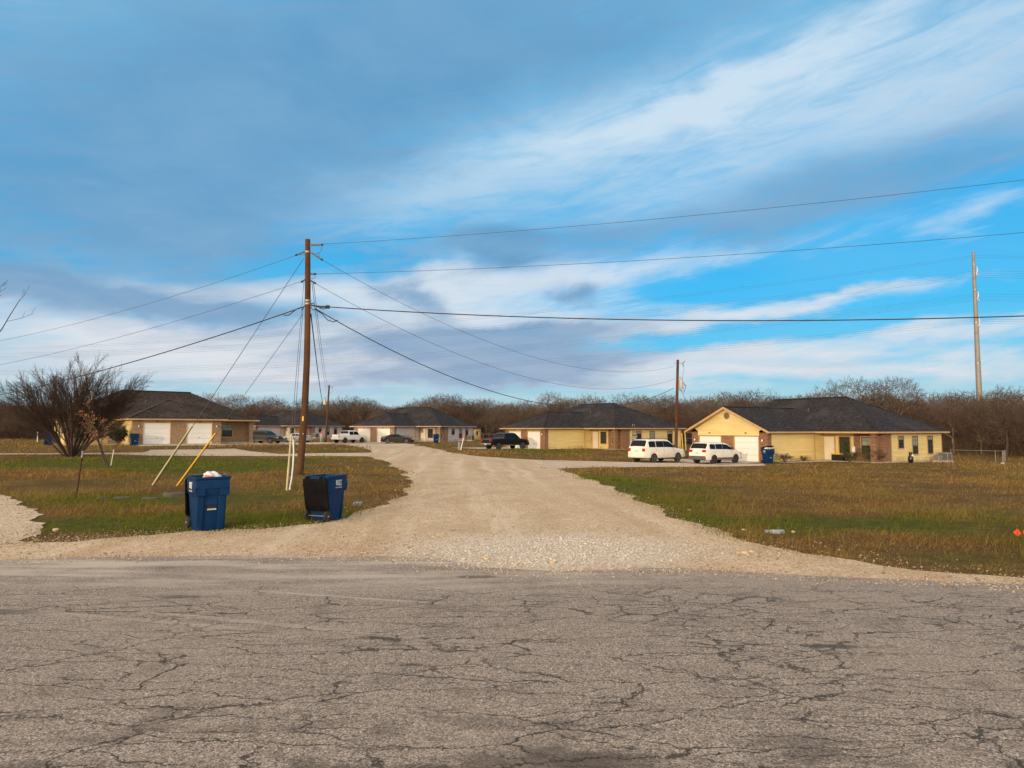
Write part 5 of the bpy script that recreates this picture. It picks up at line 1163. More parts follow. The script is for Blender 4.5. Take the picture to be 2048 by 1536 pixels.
def tree_proto(seed, H, kind, tw):
    """bare tree: twig tips spread through a lobed crown, gathered branch by branch back to the trunk"""
    rnd = random.Random(seed); nr = np.random.default_rng(seed); segs = []
    cz, rx, rz, zlo, fork, n = dict(round=(.60, .40, .40, -.75, .30, 620), fan=(.60, .56, .40, -.25, .30, 700), tall=(.60, .27, .42, -.95, .42, 520), scrub=(.46, .46, .52, -.55, .03, 520))[kind]
    lob = [(nr.normal(0, 1, 3), nr.uniform(-.30, .22)) for _ in range(9)]
    tips = []
    while len(tips) < n:
        d = nr.normal(0, 1, 3); d /= np.linalg.norm(d)
        if d[2] < zlo: continue
        k = 1 + sum(w * max(0, float(d @ (v / np.linalg.norm(v)))) ** 4 for v, w in lob)
        rr_ = k * nr.uniform(.28, 1.0) ** (.45 if kind == 'fan' else .6)
        tips.append((d[0] * rx * rr_ * H, d[1] * rx * rr_ * H, (cz + d[2] * rz * rr_) * H))
    tips = np.array(tips); r0 = H * dict(round=.020, fan=.020, tall=.017, scrub=.012)[kind]
    def edge(p, q_, ra, rb, lv):
        L_ = float(np.linalg.norm(q_ - p)); m_ = max(2, min(4, int(L_ / (.07 * H)) + 1)); pts = [p + (q_ - p) * i / m_ + (nr.normal(0, .055 if lv else .012, 3) * L_ if 0 < i < m_ else 0) for i in range(m_ + 1)]
        for i in range(m_): segs.append((Vector(pts[i]), Vector(pts[i + 1]), ra + (rb - ra) * i / m_, ra + (rb - ra) * (i + 1) / m_, lv))
        return pts
    def rec(p, T, ra, lv):
        if len(T) == 1:
            pts = edge(p, T[0], ra, H * .0006, lv); u = (T[0] - p) / (np.linalg.norm(T[0] - p) + 1e-6)
            for _ in range(3):
                q_ = pts[-2] + (pts[-1] - pts[-2]) * nr.uniform(-.3, .9); d = u + nr.normal(0, .55, 3) + np.array([0, 0, .15]); segs.append((Vector(q_), Vector(q_ + d / np.linalg.norm(d) * H * nr.uniform(.03, .075)), H * .0009, H * .0005, 5))
            return
        k = 2 if len(T) < 40 else nr.integers(2, 4)
        if lv == 0: k = 4 if kind != 'scrub' else 6
        D = T - p; D = D / (np.linalg.norm(D, axis=1, keepdims=True) + 1e-6); C_ = D[nr.choice(len(T), min(k, len(T)), replace=False)]
        for _ in range(4):
            lab = np.argmax(D @ C_.T, 1)
            C_ = np.array([D[lab == i].mean(0) if (lab == i).any() else C_[i] for i in range(len(C_))]); C_ /= np.linalg.norm(C_, axis=1, keepdims=True) + 1e-6
        for i in range(len(C_)):
            S_ = T[lab == i]
            if not len(S_): continue
            c = S_.mean(0); rb = max(H * .0011, ra * (len(S_) / len(T)) ** .42); dist = np.linalg.norm(S_ - p, axis=1).min()
            step = min(.42, .8 * dist / (np.linalg.norm(c - p) + 1e-6)); q_ = p + (c - p) * max(.22, step) + nr.normal(0, .012 * H, 3) * (1, 1, .5)
            edge(p, q_, rb, rb * .86, min(lv, 4)); rec(q_, S_, rb * .86, lv + 1)
    f_ = np.array([rnd.uniform(-.02, .02) * H, rnd.uniform(-.02, .02) * H, fork * H]); edge(np.array([0, 0, -.3]), f_, r0, r0 * .8, 0); rec(f_, tips, r0 * .8, 0)
    t = bpy.data.objects.new('bare_tree', None)
    segmesh('trunk', [s for s in segs if s[4] <= 1], M['bark'] if seed % 3 else M['pale_bark'], 6, t); segmesh('crown', [s for s in segs if s[4] > 1], tw, 3, t, rmin=.013)
    return t
protos = [('round', 9.0, 'twig'), ('round', 9.0, 'twig2'), ('round', 9.0, 'twig3'), ('tall', 9.0, 'twig'), ('tall', 9.0, 'twig3'), ('scrub', 6.0, 'twig3'), ('scrub', 6.0, 'twig'), ('fan', 9.0, 'twig2'), ('fan', 9.0, 'twig')]
PT = [(tree_proto(100 + i, H, k, M[tw]), H, k) for i, (k, H, tw) in enumerate(protos)]
used = [False] * len(PT)
def place_tree(i, x, y, Hh, label, group, wide=1.0, rz=None):
    pt, H, k = PT[i]; z = hz(x, y); s = Hh / H
    if rz is None: rz = rng.uniform(0, 6.28)
    if not used[i]: COL.objects.link(pt); used[i] = True; o = pt; o.location = (x, y, z); o.rotation_euler = (0, 0, rz)
    else: o = dup(pt, (x, y, z), rz)
    o.scale = (s * wide, s * wide, s); tag(o, label, 'tree', group); return o
BAND = [(-900, 80), (-250, 84), (0, 94), (110, 100), (300, 112), (470, 150), (700, 158), (850, 142), (960, 138), (1100, 122), (1250, 116), (1400, 108), (1560, 98), (1750, 95), (1880, 88), (2000, 82), (2150, 76), (2900, 66)]
TOPS = [(-900, 800), (0, 800), (110, 812), (300, 806), (430, 808), (520, 806), (640, 806), (700, 802), (780, 806), (880, 796), (960, 802), (1030, 808), (1110, 800), (1250, 798), (1360, 792), (1480, 787), (1560, 794), (1700, 790), (1800, 792), (1880, 784), (1960, 786), (2040, 780), (2900, 775)]
def where(px): return 'at the far left behind the bush' if px < 320 else 'behind the farthest pale house' if px < 700 else 'behind the white sided house' if px < 960 else 'behind the yellow house with wall meters' if px < 1400 else 'behind the gabled yellow house' if px < 1830 else 'beside the steel transmission pole'
nt = 0
for row in range(4):
    px = -260.0 + row * 13
    while px < 2330:
        dep = np.interp(px, *zip(*BAND)) + row * 9 + rng.uniform(-3, 3); ytop = np.interp(px, *zip(*TOPS)) + rng.uniform(-14, 10) + (0 if row > 1 else 8)
        p = at(px, 858, dep); Hh = max(3.5, (858 - ytop) / F * dep + CAM_H - hz(p.x, p.y)); i = int(rng.choice([0, 1, 2, 4, 7, 8], p=[.2, .16, .22, .1, .17, .15])) if row else int(rng.choice([2, 4, 5, 6]))
        if row == 0: Hh *= rng.uniform(.65, .92)
        if not (px < -60 or px > 2120) or row < 2:
            place_tree(i, p.x, p.y, Hh, f'bare brown winter tree in the dense wood {where(px)}', f'bare trees of the wood {where(px)}', rng.uniform(.95, 1.25) * (.8 if i > 6 else 1.1)); nt += 1
        px += (3.7 / dep * F) * rng.uniform(.7, 1.3) * (1.0 if row else .9)
SPECIAL = [(1705, 752, 100, 7, 1.05, 'broad round crowned bare tree rising above the roof of the gabled house'), (1790, 749, 98, 8, .8, 'loose open bare tree just right of the round crowned one above the gabled roof'), (1103, 780, 132, 7, .7, 'pale feathery bare tree standing above the wood left of the wall meter house roof'),
           (880, 784, 140, 8, .9, 'darkest broad bare tree above the right roof slope of the white house'), (474, 785, 150, 8, .8, 'bare tree with clumpy twigs just right of the brick house roof'), (540, 790, 155, 7, .9, 'round bare tree above the roof of the farthest pale house'), (412, 782, 122, 7, .8, 'bare tree whose twigs show over the right slope of the brick house roof'),
           (2010, 772, 78, 3, 1.1, 'leafless tree right of the steel pole with long bare upright shoots'), (1280, 785, 128, 1, 1.0, 'bare tree between the yellow house roof and the transformer pole'), (1480, 781, 116, 0, 1.1, 'dense bare tree rising above the gable peak')]
for px, yt, dep, i, wd, lab in SPECIAL:
    p = at(px, 858, dep); place_tree(i, p.x, p.y, (858 - yt) / F * dep + CAM_H - hz(p.x, p.y), lab, None, wd)
for i, u in enumerate(used):
    if not u:
        for c in list(PT[i][0].children): bpy.data.objects.remove(c)
        bpy.data.objects.remove(PT[i][0])
print('trees', nt)
# thick undergrowth under and between the trees: brush nobody could count
N = 230000; px = rng.uniform(-420, 2500, N); dep = np.interp(px, *zip(*BAND)) + rng.uniform(-3, 44, N)
X = (px - 1024) / F * dep; Yv = dep; yt = np.interp(px, *zip(*TOPS)); Hm = (858 - yt) / F * dep + 2.2
hh = Hm * (.58 + .38 * (0.5 + .5 * snoise(X, Yv, .25, 9))) * np.clip(.35 + (dep - np.interp(px, *zip(*BAND))) / 18, .3, 1.05)
z0 = hz_np(X, Yv); zb = z0 + hh * rng.uniform(-.05, .86, N); ln = rng.uniform(.5, 1.5, N); az = rng.uniform(0, 6.28, N); tl_ = rng.uniform(.1, .8, N); wdt = rng.uniform(.012, .034, N) * dep / 100 * 1.25
d = np.stack([np.cos(az) * np.sin(tl_), np.sin(az) * np.sin(tl_), np.cos(tl_)], 1); side = np.stack([np.sin(az + .9), -np.cos(az + .9), np.zeros(N)], 1)
P0 = np.stack([X, Yv, zb], 1); V = np.stack([P0 - side * wdt[:, None], P0 + side * wdt[:, None], P0 + d * ln[:, None]], 1).reshape(-1, 3)
ug = fastmesh('undergrowth', V, np.arange(N * 3).reshape(-1, 3), M['brush']); tag(ug, kind='stuff')
# the far side of the wood, closing the view between trunks
N = 60000; px = rng.uniform(-500, 2600, N); dep = np.interp(px, *zip(*BAND)) + rng.uniform(44, 62, N); X = (px - 1024) / F * dep; Hm = (858 - np.interp(px, *zip(*TOPS))) / F * dep * .86 + 2.0
zb = hz_np(X, dep) + Hm * rng.uniform(-.05, .78, N); ln = rng.uniform(.8, 2.0, N); az = rng.uniform(0, 6.28, N); tl_ = rng.uniform(.1, .9, N); wdt = rng.uniform(.06, .14, N)
d = np.stack([np.cos(az) * np.sin(tl_), np.sin(az) * np.sin(tl_), np.cos(tl_)], 1); side = np.stack([np.sin(az + .9), -np.cos(az + .9), np.zeros(N)], 1); P0 = np.stack([X, dep, zb], 1)
V = np.stack([P0 - side * wdt[:, None], P0 + side * wdt[:, None], P0 + d * ln[:, None]], 1).reshape(-1, 3)
fw = fastmesh('far_woods', V, np.arange(N * 3).reshape(-1, 3), M['brush']); tag(fw, kind='stuff')

# the big bare bush at the left: many stems fanning from one foot, long arching wands
p = at(143, 905, 46); p.z = hz(p.x, p.y)
mq = thing('bare_bush', 'big leafless many stemmed bush with arching wands, in front of the brick house', 'bush', p)
rnd = random.Random(12); segs = []
cfg = dict(levels=4, seg=[6, 5, 4, 3], up=[-.012, -.006, -.02, -.035], wob=[.035, .045, .06, .08], taper=[.42, .4, .4, .3], kids=[14, 11, 9, 0], start=[.22, .15, .1], ang=[21, 24, 27], len=[.62, .56, .52], rad=[.5, .5, .55])
for s in range(15):
    a = s * 2.399 + rnd.uniform(-.2, .2); t = .12 + .95 * ((s + .5) / 15) ** .6
    grow(rnd, segs, Vector((math.cos(a) * .32 * t, math.sin(a) * .25 * t, -.1)), Vector((math.cos(a) * t, math.sin(a) * t * .8, 1)).normalized(), rnd.uniform(3.6, 4.4), rnd.uniform(.055, .095), 0, cfg)
xs_ = [s[1].x for s in segs]; zt = np.percentile([s[1].z for s in segs], 99.6); kx = 8.7 / (np.percentile(xs_, 99.6) - np.percentile(xs_, .4)); kz = 6.5 / zt
xmid = (np.percentile(xs_, 99.6) + np.percentile(xs_, .4)) / 2
S3 = lambda v: Vector(((v.x - (xmid + .25) * max(0, v.z) / zt) * kx, v.y * kx * .85, v.z * kz))
segs = [(S3(a), S3(b), c, d, l) for a, b, c, d, l in segs]
segmesh('trunk', [s for s in segs if s[4] <= 1], M['mesq'], 7, mq); segmesh('crown', [s for s in segs if s[4] > 1], M['mesq'], 3, mq, rmin=.0058)

# leaning sapling with a few dead orange leaves
p = gp(217, 934); sp_ = thing('sapling', 'thin leaning sapling with a few orange leaves beside the bare bush', 'tree', p); rnd = random.Random(5); segs = []
cfg = dict(levels=4, seg=[6, 4, 3, 2], up=[.02, .05, .03, .02], wob=[.05, .1, .14, .16], taper=[.4, .4, .4, .3], kids=[6, 5, 4, 0], start=[.3, .2, .2], ang=[32, 36, 36], len=[.5, .5, .5], rad=[.6, .6, .6])
grow(rnd, segs, Vector((0, 0, -.05)), Vector((-.30, .1, 1)).normalized(), 3.0, .05, 0, cfg); grow(rnd, segs, Vector((-.05, 0, .0)), Vector((-.55, .0, 1)).normalized(), 2.0, .035, 0, cfg)
zt = max(s[1].z for s in segs); k = ((934 - 790) / F * p.y) / zt; segs = [(a * k, b * k, c, d, l) for a, b, c, d, l in segs]
segmesh('trunk', [s for s in segs if s[4] <= 1], M['bark'], 6, sp_); segmesh('crown', [s for s in segs if s[4] > 1], M['twig2'], 3, sp_, rmin=.007)
tips = [s[1] for s in segs if s[4] == 3 and s[1].z > 1.5]
def leaves(name, centres, n, spread, size, m, parent):
    C_ = np.array([tuple(c) for c in centres]); c = C_[rng.integers(0, len(C_), n)] + rng.normal(0, spread, (n, 3)); u = rng.normal(0, 1, (n, 3)); u /= np.linalg.norm(u, axis=1, keepdims=True); w = np.cross(u, rng.normal(0, 1, (n, 3))); w /= np.linalg.norm(w, axis=1, keepdims=True) + 1e-9
    s = size * rng.uniform(.6, 1.3, n)[:, None]; V = np.stack([c - u * s, c + w * s * .5, c + u * s, c - w * s * .5], 1).reshape(-1, 3); return fastmesh(name, V, np.arange(n * 4).reshape(-1, 4), m, parent)
leaves('leaves', tips, 260, .10, .055, M['leaf_orange'], sp_)

# shrubs by the houses
def shrub(label, pos, H, Wd, mt, leafm, nl, seed, lsize=.06, kind='shrub'):
    t = thing('shrub', label, 'shrub', pos); rnd = random.Random(seed); segs = []
    cfg = dict(levels=4, seg=[3, 3, 2, 2], up=[.03, .03, .02, 0], wob=[.12, .16, .18, .2], taper=[.5, .4, .4, .3], kids=[6, 5, 5, 0], start=[.2, .15, .1], ang=[34, 36, 36], len=[.62, .6, .55], rad=[.6, .6, .6])
    for s in range(7): a = s * .9; t_ = rnd.uniform(.2, .9); grow(rnd, segs, Vector((0, 0, -.05)), Vector((math.cos(a) * t_, math.sin(a) * t_, 1)).normalized(), .6, .022, 0, cfg)
    zt = max(s[1].z for s in segs); xm = max(abs(s[1].x) for s in segs); S_ = lambda v: Vector((v.x * Wd / 2 / xm, v.y * Wd / 2 / xm, v.z * H / zt)); segs = [(S_(a), S_(b), c, d, l) for a, b, c, d, l in segs]
    segmesh('stems', segs, mt, 3, t, rmin=.006)
    if nl: leaves('leaves', [s[1] for s in segs if s[4] >= 2], nl, .07, lsize, leafm, t)
    return t
p = H1(.6, -1.1); shrub('dense dark green bush at the brick house, left of its blue bin', (p.x, p.y, hz(p.x, p.y)), 2.0, 1.7, M['bark'], M['leaf_green'], 3800, 31, .075)
p = H5(7.6, -4.0); shrub('large dry shrub in front of the porch window of the gabled house', (p.x, p.y - 1.2, hz(p.x, p.y - 1.2)), 1.5, 2.7, M['shrub'], M['shrub'], 700, 32, .05)
p = H5(7.0, -2.2); shrub('greener low shrub left of the large dry shrub at the porch', (p.x, p.y - 1.6, hz(p.x, p.y - 1.6)), 1.0, 1.5, M['shrub'], M['leaf_green'], 350, 33, .05)
p = H5(1.2, -.75); shrub('low weedy shrub at the corner of the gabled house beside the overfilled bin', (p.x, p.y, hz(p.x, p.y)), .85, 1.6, M['twig3'], M['shrub'], 260, 34, .045)
p = H5(4.3, -.5); shrub('small wispy weed against the middle of the yellow garage siding', (p.x, p.y, hz(p.x, p.y)), .6, .7, M['shrub'], M['shrub'], 60, 35, .04)
p = H3(2.0, -.8); shrub('thin dry shrub against the white siding above the black coupe', (p.x, p.y, hz(p.x, p.y)), 1.35, 2.6, M['twig3'], M['leaf_orange'], 0, 36)
p = H4(8.9, -6.2); shrub('small brown shrub below the electric meters', (p.x, p.y, hz(p.x, p.y)), .5, .9, M['twig3'], M['shrub'], 120, 37, .05)

# ------------------------------------------------------------------ small things about the place
def stick(name, label, cat, bot, top_, r, m, group=None, depth=None, tipm=None, tipf=.75):
    b_ = gp(*bot) if depth is None else at(*bot, depth); b_.z = hz(b_.x, b_.y); t_ = at(*top_, b_.y); a_ = t_ - b_
    th = thing(name, label, cat, b_, 0, group); mb = MB(); mb.tube([a_ * -.05, a_ * .5, a_ * (tipf if tipm else 1)], r, 8); mb.build('shaft', m, th, smooth=True)
    if tipm: mb = MB(); mb.tube([a_ * tipf, a_], r * 1.12, 8); mb.build('tip', tipm, th, smooth=True)
    return th
fp = stick('fence_post', 'rusty leaning steel fence post with a pale tip, alone in the left grass', 'fence post', (152, 996), (166, 902), .028, M['rust'], tipm=M['iron'], tipf=.86)
stick('stake', 'pale wooden survey stake leaning right of the sapling', 'stake', (222, 931), (228, 899), .022, M['white'])
stick('stake', 'white stake at the far left against the dark brush', 'stake', (75.5, 875), (75.5, 861), .05, M['white'], depth=82)
stick('utility_marker', 'white marker post with an orange top beside a green pedestal, near the black pickup', 'marker post', (921.5, 905), (928.5, 869.5), .055, M['white'], tipm=M['orange'], tipf=.78, depth=72)
stick('utility_marker', 'white marker post with an orange top beside the far transformer pole', 'marker post', (640.5, 882.5), (643.5, 862), .075, M['white'], tipm=M['orange'], tipf=.72, depth=112)
stick('utility_marker', 'slim marker post with a red top between the guy guards and the silver car', 'marker post', (585, 886), (588.5, 863.5), .045, M['white'], tipm=M['red'], tipf=.75, depth=92)
def pedestal(label, bot, depth, w, h):
    b_ = at(*bot, depth); b_.z = hz(b_.x, b_.y); t = thing('utility_pedestal', label, 'utility pedestal', b_, .3, 'utility pedestals'); mb = MB(); mb.box(-w / 2, w / 2, -w / 2, w / 2, -.05, h * .92); mb.build('housing', M['green_box'], t, bevel=.02)
    mb = MB(); mb.box(-w * .54, w * .54, -w * .54, w * .54, h * .80, h); mb.build('cap', M['green_box'], t, bevel=.03)
pedestal('grey green pedestal left of the orange topped marker near the black pickup', (918, 905), 72.5, .22, .85); pedestal('grey green pedestal right of the marker by the far transformer pole', (643.5, 883), 111.5, .26, .85); pedestal('grey green pedestal standing by the red topped marker post', (590, 887), 92, .24, .9)
def ac_unit(label, pos, rz, s=1.0, group='air conditioners outside the houses'):
    t = thing('air_conditioner', label, 'air conditioner', pos, rz, group); w, h = .42 * s, .80 * s
    mb = MB(); mb.box(-w - .08, w + .08, -w - .08, w + .08, -.25, .06); mb.build('pad', M['concrete'], t)
    mb = MB(); mb.box(-w + .02, w - .02, -w + .02, w - .02, .08, h - .05); mb.build('coil', M['ac_grille'], t)
    mb = MB()
    for sx in (-1, 1):
        for sy in (-1, 1): mb.box(sx * w - .03, sx * w + .03, sy * w - .03, sy * w + .03, .061, h)
    mb.box(-w, w, -w, w, h - .07, h + .01); mb.box(-w, w, -w, w, .062, .12)
    for i in range(7): zz = .17 + i * (h - .28) / 7; mb.box(-w - .012, w + .012, -w - .012, w + .012, zz, zz + .018)
    mb.build('cabinet', M['ac'], t); mb = MB(); mb.lathe([(w * .8, h + .012), (w * .78, h + .04), (w * .2, h + .05)], (0, 0, 0), 20); mb.build('fan_guard', M['ac_grille'], t)
p = H5(17.0, -6.15); ac_unit('larger grey air conditioner at the right end of the gabled house', (p.x, p.y, hz(p.x, p.y) + .12), R(34), .95)
p = H5(15.9, -6.0); ac_unit('smaller grey unit left of the large air conditioner at the gabled house', (p.x, p.y, hz(p.x, p.y) + .12), R(34), .6)
p = H3(14.3, -5.5); ac_unit('grey air conditioner at the right end of the white sided house', (p.x, p.y, hz(p.x, p.y) + .1), R(64), 1.1)
p = H2(8.2, -8.2); ac_unit('grey air conditioner behind the white pickup at the farthest house', (p.x, p.y, hz(p.x, p.y) + .1), R(64), 1.1)
p = H1(4.2, -6.0); ac_unit('dark air conditioner at the left end of the brick house, behind the bare bush', (p.x, p.y, hz(p.x, p.y) + .1), R(130), 1.15)
# wall box and whip at the air conditioner
# penguin-like black garden figure by the gabled house wall
p = H5(10.6, -6.3); gd = thing('garden_statue', 'black urn shaped garden figure against the right yellow wall of the gabled house', 'garden figure', (p.x, p.y, hz(p.x, p.y) + .02)); mb = MB(); mb.lathe([(.13, 0), (.20, .08), (.22, .3), (.20, .48), (.13, .6), (.12, .66), (.15, .74), (.13, .86), (.05, .92)], n=16); mb.build('figure', M['black'], gd, smooth=True); mb = MB(); mb.lathe([(.09, 0), (.07, .03), (.02, .05)], (.06, -.17, .62), 10, 'y'); mb.build('face', M['white'], gd, smooth=True)
# porch furniture of the gabled house
p = H5(7.25, -1.9, .06); tb = thing('storage_chest', 'black chest with a yellow top on the porch of the gabled house', 'chest', p, R(34)); mb = MB(); mb.box(-.25, .25, -.5, .5, 0, .52); mb.build('chest', M['black'], tb, bevel=.02); mb = MB(); mb.box(-.28, .28, -.54, .54, .522, .62); mb.build('lid', M['yellow'], tb, bevel=.015)
p = H5(7.3, -2.55, .06); ct = thing('potted_tree', 'small dark conical potted tree on the porch of the gabled house', 'potted tree', p); mb = MB(); mb.lathe([(.12, 0), (.16, .25), (.15, .26)], n=12); mb.build('pot', M['black'], ct, smooth=True)
cs = [Vector((math.cos(a) * r_ * .42 * (1 - h_), math.sin(a) * r_ * .42 * (1 - h_), .3 + h_ * 1.3)) for a, r_, h_ in [(random.Random(i).uniform(0, 6.28), random.Random(i + 99).uniform(.3, 1), random.Random(i + 500).uniform(0, .98)) for i in range(160)]]
leaves('foliage', cs, 1500, .04, .06, M['leaf_green'], ct)
p = H5(7.4, -3.2, .06); sg = thing('porch_sign', 'narrow white upright sign leaning on the porch of the gabled house', 'sign', p, R(34)); mb = MB(); mb.box(-.02, .02, -.13, .13, .7, 1.25); mb.build('board', M['white'], sg); mb = MB(); mb.box(-.015, .015, -.02, .02, 0, .7); mb.build('post', M['wood_old'], sg)
# wall mounted electric box at the gabled house
# chain link fences
def chain_fence(label, pts, h, group=None):
    a0 = Vector(pts[0]); t = thing('chain_link_fence', label, 'fence', a0, 0, group); ps = []
    for a, b in zip(pts, pts[1:]):
        a, b = Vector(a), Vector(b); n = max(1, round((b - a).length / 2.6)); ps += [a.lerp(b, i / n) for i in range(n)]
    ps.append(Vector(pts[-1])); ps = [Vector((v.x, v.y, hz(v.x, v.y))) for v in ps]
    for v in ps: mb = MB(); mb.tube([v - a0 + Vector((0, 0, -.1)), v - a0 + Vector((0, 0, h + .04))], .022, 8); mb.build('post', M['ac'], t, smooth=True)
    mb = MB(); mb.tube([v - a0 + Vector((0, 0, h)) for v in ps], .015, 6); mb.build('top_rail', M['ac'], t, smooth=True)
    ms = MB()
    for a, b in zip(ps, ps[1:]):
        a, b = a - a0, b - a0; Ln = (b - a).length; k = int(Ln / .16)
        for i in range(-int(h / .16), k):
            for s in (0, 1):
                f0, f1 = (i * .16) / Ln, (i * .16 + h) / Ln; z0_, z1_ = 0.03, h
                if f0 < 0: z0_ = .03 + (-f0) * Ln * (h - .03) / h; f0 = 0
                if f1 > 1: z1_ = h - (f1 - 1) * Ln * (h - .03) / h; f1 = 1
                if f1 - f0 < .01: continue
                A, B = a.lerp(b, f0), a.lerp(b, f1)
                if s: A, B = a.lerp(b, f1), a.lerp(b, f0)
                ms.tube([A + Vector((0, 0, z0_)), B + Vector((0, 0, z1_))], .0028, 3, cap=False)
    ms.build('mesh', M['dark'], t, recalc=False)
E5 = H5(18.0, -5.2)
chain_fence('grey chain link fence running right from the gabled house', [(E5.x + .9, E5.y - .3, 0), (at(1990, 900, 61).x, 61, 0), (at(2004, 900, 60.5).x, 60.5, 0), (at(2010, 900, 72).x, 72, 0)], 1.15)
a_, b_ = H3(16.8, -4.5), at(1035, 880, 112); chain_fence('low chain link fence between the white house and the yellow house', [(a_.x, a_.y, 0), (b_.x, b_.y, 0)], 1.2)
a_ = H4(18.8, -2.5); b_ = at(1420, 880, 90); chain_fence('short chain link fence in the gap left of the gabled garage', [(a_.x, a_.y, 0), (b_.x + 2, b_.y, 0)], 1.2)
p = at(2005, 928, 60.0); fb = thing('post_footing', 'pale concrete footing at the end of the right chain link fence', 'footing', (p.x, p.y, hz(p.x, p.y))); mb = MB(); mb.lathe([(.2, -.1), (.17, .08), (.08, .16)], n=10); mb.build('lump', M['slab'], fb, smooth=True)
# yellow posts and swing frame in the gap between the yellow houses
stick('garden_post', 'left yellow garden post in the gap between the yellow houses', 'post', (1366, 898), (1363.5, 866), .05, M['yellow'], 'yellow garden posts', depth=80); stick('garden_post', 'right yellow garden post in the gap between the yellow houses', 'post', (1372, 898), (1369.5, 863), .07, M['cream'], 'yellow garden posts', depth=80)
p = at(1371.5, 898, 84); p.z = hz(p.x, p.y); bq = thing('barbecue_grill', 'black barbecue standing in the gap between the yellow houses', 'barbecue', p); mb = MB(); mb.lathe([(.05, .62), (.30, .72), (.36, .9), (.30, 1.08), (.08, 1.15)], n=14); mb.build('bowl', M['black'], bq, smooth=True)
for sx, sy in ((-.25, -.2), (.25, -.2), (0, .28)): mb = MB(); mb.tube([(sx, sy, 0), (sx * .5, sy * .5, .75)], .025, 6); mb.build('leg', M['dark'], bq)
# litter and slabs in the grass
def slab(label, px, py, sx, sy, h, rz, m, name='concrete_slab', cat='slab', group=None):
    p = gp(px, py); t = None; mb = MB(); r2 = random.Random(int(px)); out = []; n = 11
    for i in range(n): a = 2 * math.pi * i / n; out.append((math.cos(a) * sx * r2.uniform(.75, 1.05), math.sin(a) * sy * r2.uniform(.75, 1.05)))
    mb.v = [(x, y, -.03) for x, y in out] + [(x * .96, y * .96, h * r2.uniform(.7, 1.15)) for x, y in out]; mb.f = [tuple(range(n))[::-1], tuple(range(n, 2 * n))] + [(i, (i + 1) % n, n + (i + 1) % n, n + i) for i in range(n)]
    o = mb.build(name, m, bevel=.01); o.location = p; o.rotation_euler = (0, 0, rz); return tag(o, label, cat, group)
slab('dark flat slab in the grass just left of the bag topped bin', 350, 993, .42, .22, .12, .1, M['stone'], group='flat slabs in the left grass'); slab('low slab in the middle of the row in the left grass', 245, 997, .3, .16, .05, .0, M['stone'], group='flat slabs in the left grass'); slab('small slab at the left of the row in the left grass', 206, 997, .22, .1, .05, .1, M['stone'], group='flat slabs in the left grass'); slab('long low dark slab between the dark slab and the grey one', 300, 998, .34, .16, .05, -.1, M['stone'], group='flat slabs in the left grass')
slab('crumpled blue grey plastic sheet in the grass right of the drive', 1549, 1066, .24, .12, .07, -.2, M['plastic_grey'], 'plastic_sheet', 'litter'); slab('small grey plastic litter at the gravel edge right of the black lidded bin', 716, 1011, .17, .14, .10, .2, M['plastic_grey'], 'plastic_litter', 'litter')
p = gp(2034, 1088); fl = thing('marker_flag', 'orange marker flag in the grass at the far right', 'flag', p, 0, 'marker flags'); mb = MB(); mb.tube([(0, 0, 0), (.02, 0, .30)], .004, 5); mb.build('wire_stem', M['dark'], fl); mb = MB(); mb.poly([(.02, 0, .30), (-.06, .01, .22), (.01, .012, .15), (.09, .0, .20)]); mb.v += [(a, b + .003, c) for a, b, c in mb.v]; mb.f = [(0, 1, 2, 3), (7, 6, 5, 4), (0, 4, 5, 1), (1, 5, 6, 2), (2, 6, 7, 3), (3, 7, 4, 0)]; mb.build('cloth', M['orange'], fl)
dup(fl, gp(2051, 1087), .4, 'red orange marker flag cut by the right edge of the view')
# far buildings glimpsed in the wood
def shed(label, px0, px1, ytop, ybot, depth, wallm, roofm):
    a, b = at(px0, ybot, depth), at(px1, ybot, depth); z = hz(a.x, a.y); w = b.x - a.x; zt = at(px0, ytop, depth).z - z; t = thing('shed', label, 'shed', (a.x, a.y, z)); mb = MB(); mb.box(0, w, 0, 5, -.3, zt * .78); mb.build('wall', wallm, t)
    mb = MB(); e_ = zt * .78 + .003; mb.add([(-.3, -.3, e_), (w + .3, -.3, e_), (w + .3, 5.3, e_), (-.3, 5.3, e_), (-.3, 2.5, zt), (w + .3, 2.5, zt)], [(0, 1, 5, 4), (2, 3, 4, 5), (0, 4, 3), (1, 2, 5), (0, 3, 2, 1)]); mb.build('roof', roofm, t)
    mb = MB(); mb.box(w * .4, w * .6, -.04, -.002, zt * .3, zt * .6); mb.build('window', M['pane'], t)
shed('cream shed glimpsed between the white house and the wood', 947, 962, 851, 868, 136, M['siding_yellow'], M['roof_brown']); shed('pale low building glimpsed through the brush left of the wall meter house', 970, 1012, 849, 864, 150, M['siding_white'], M['tank'])
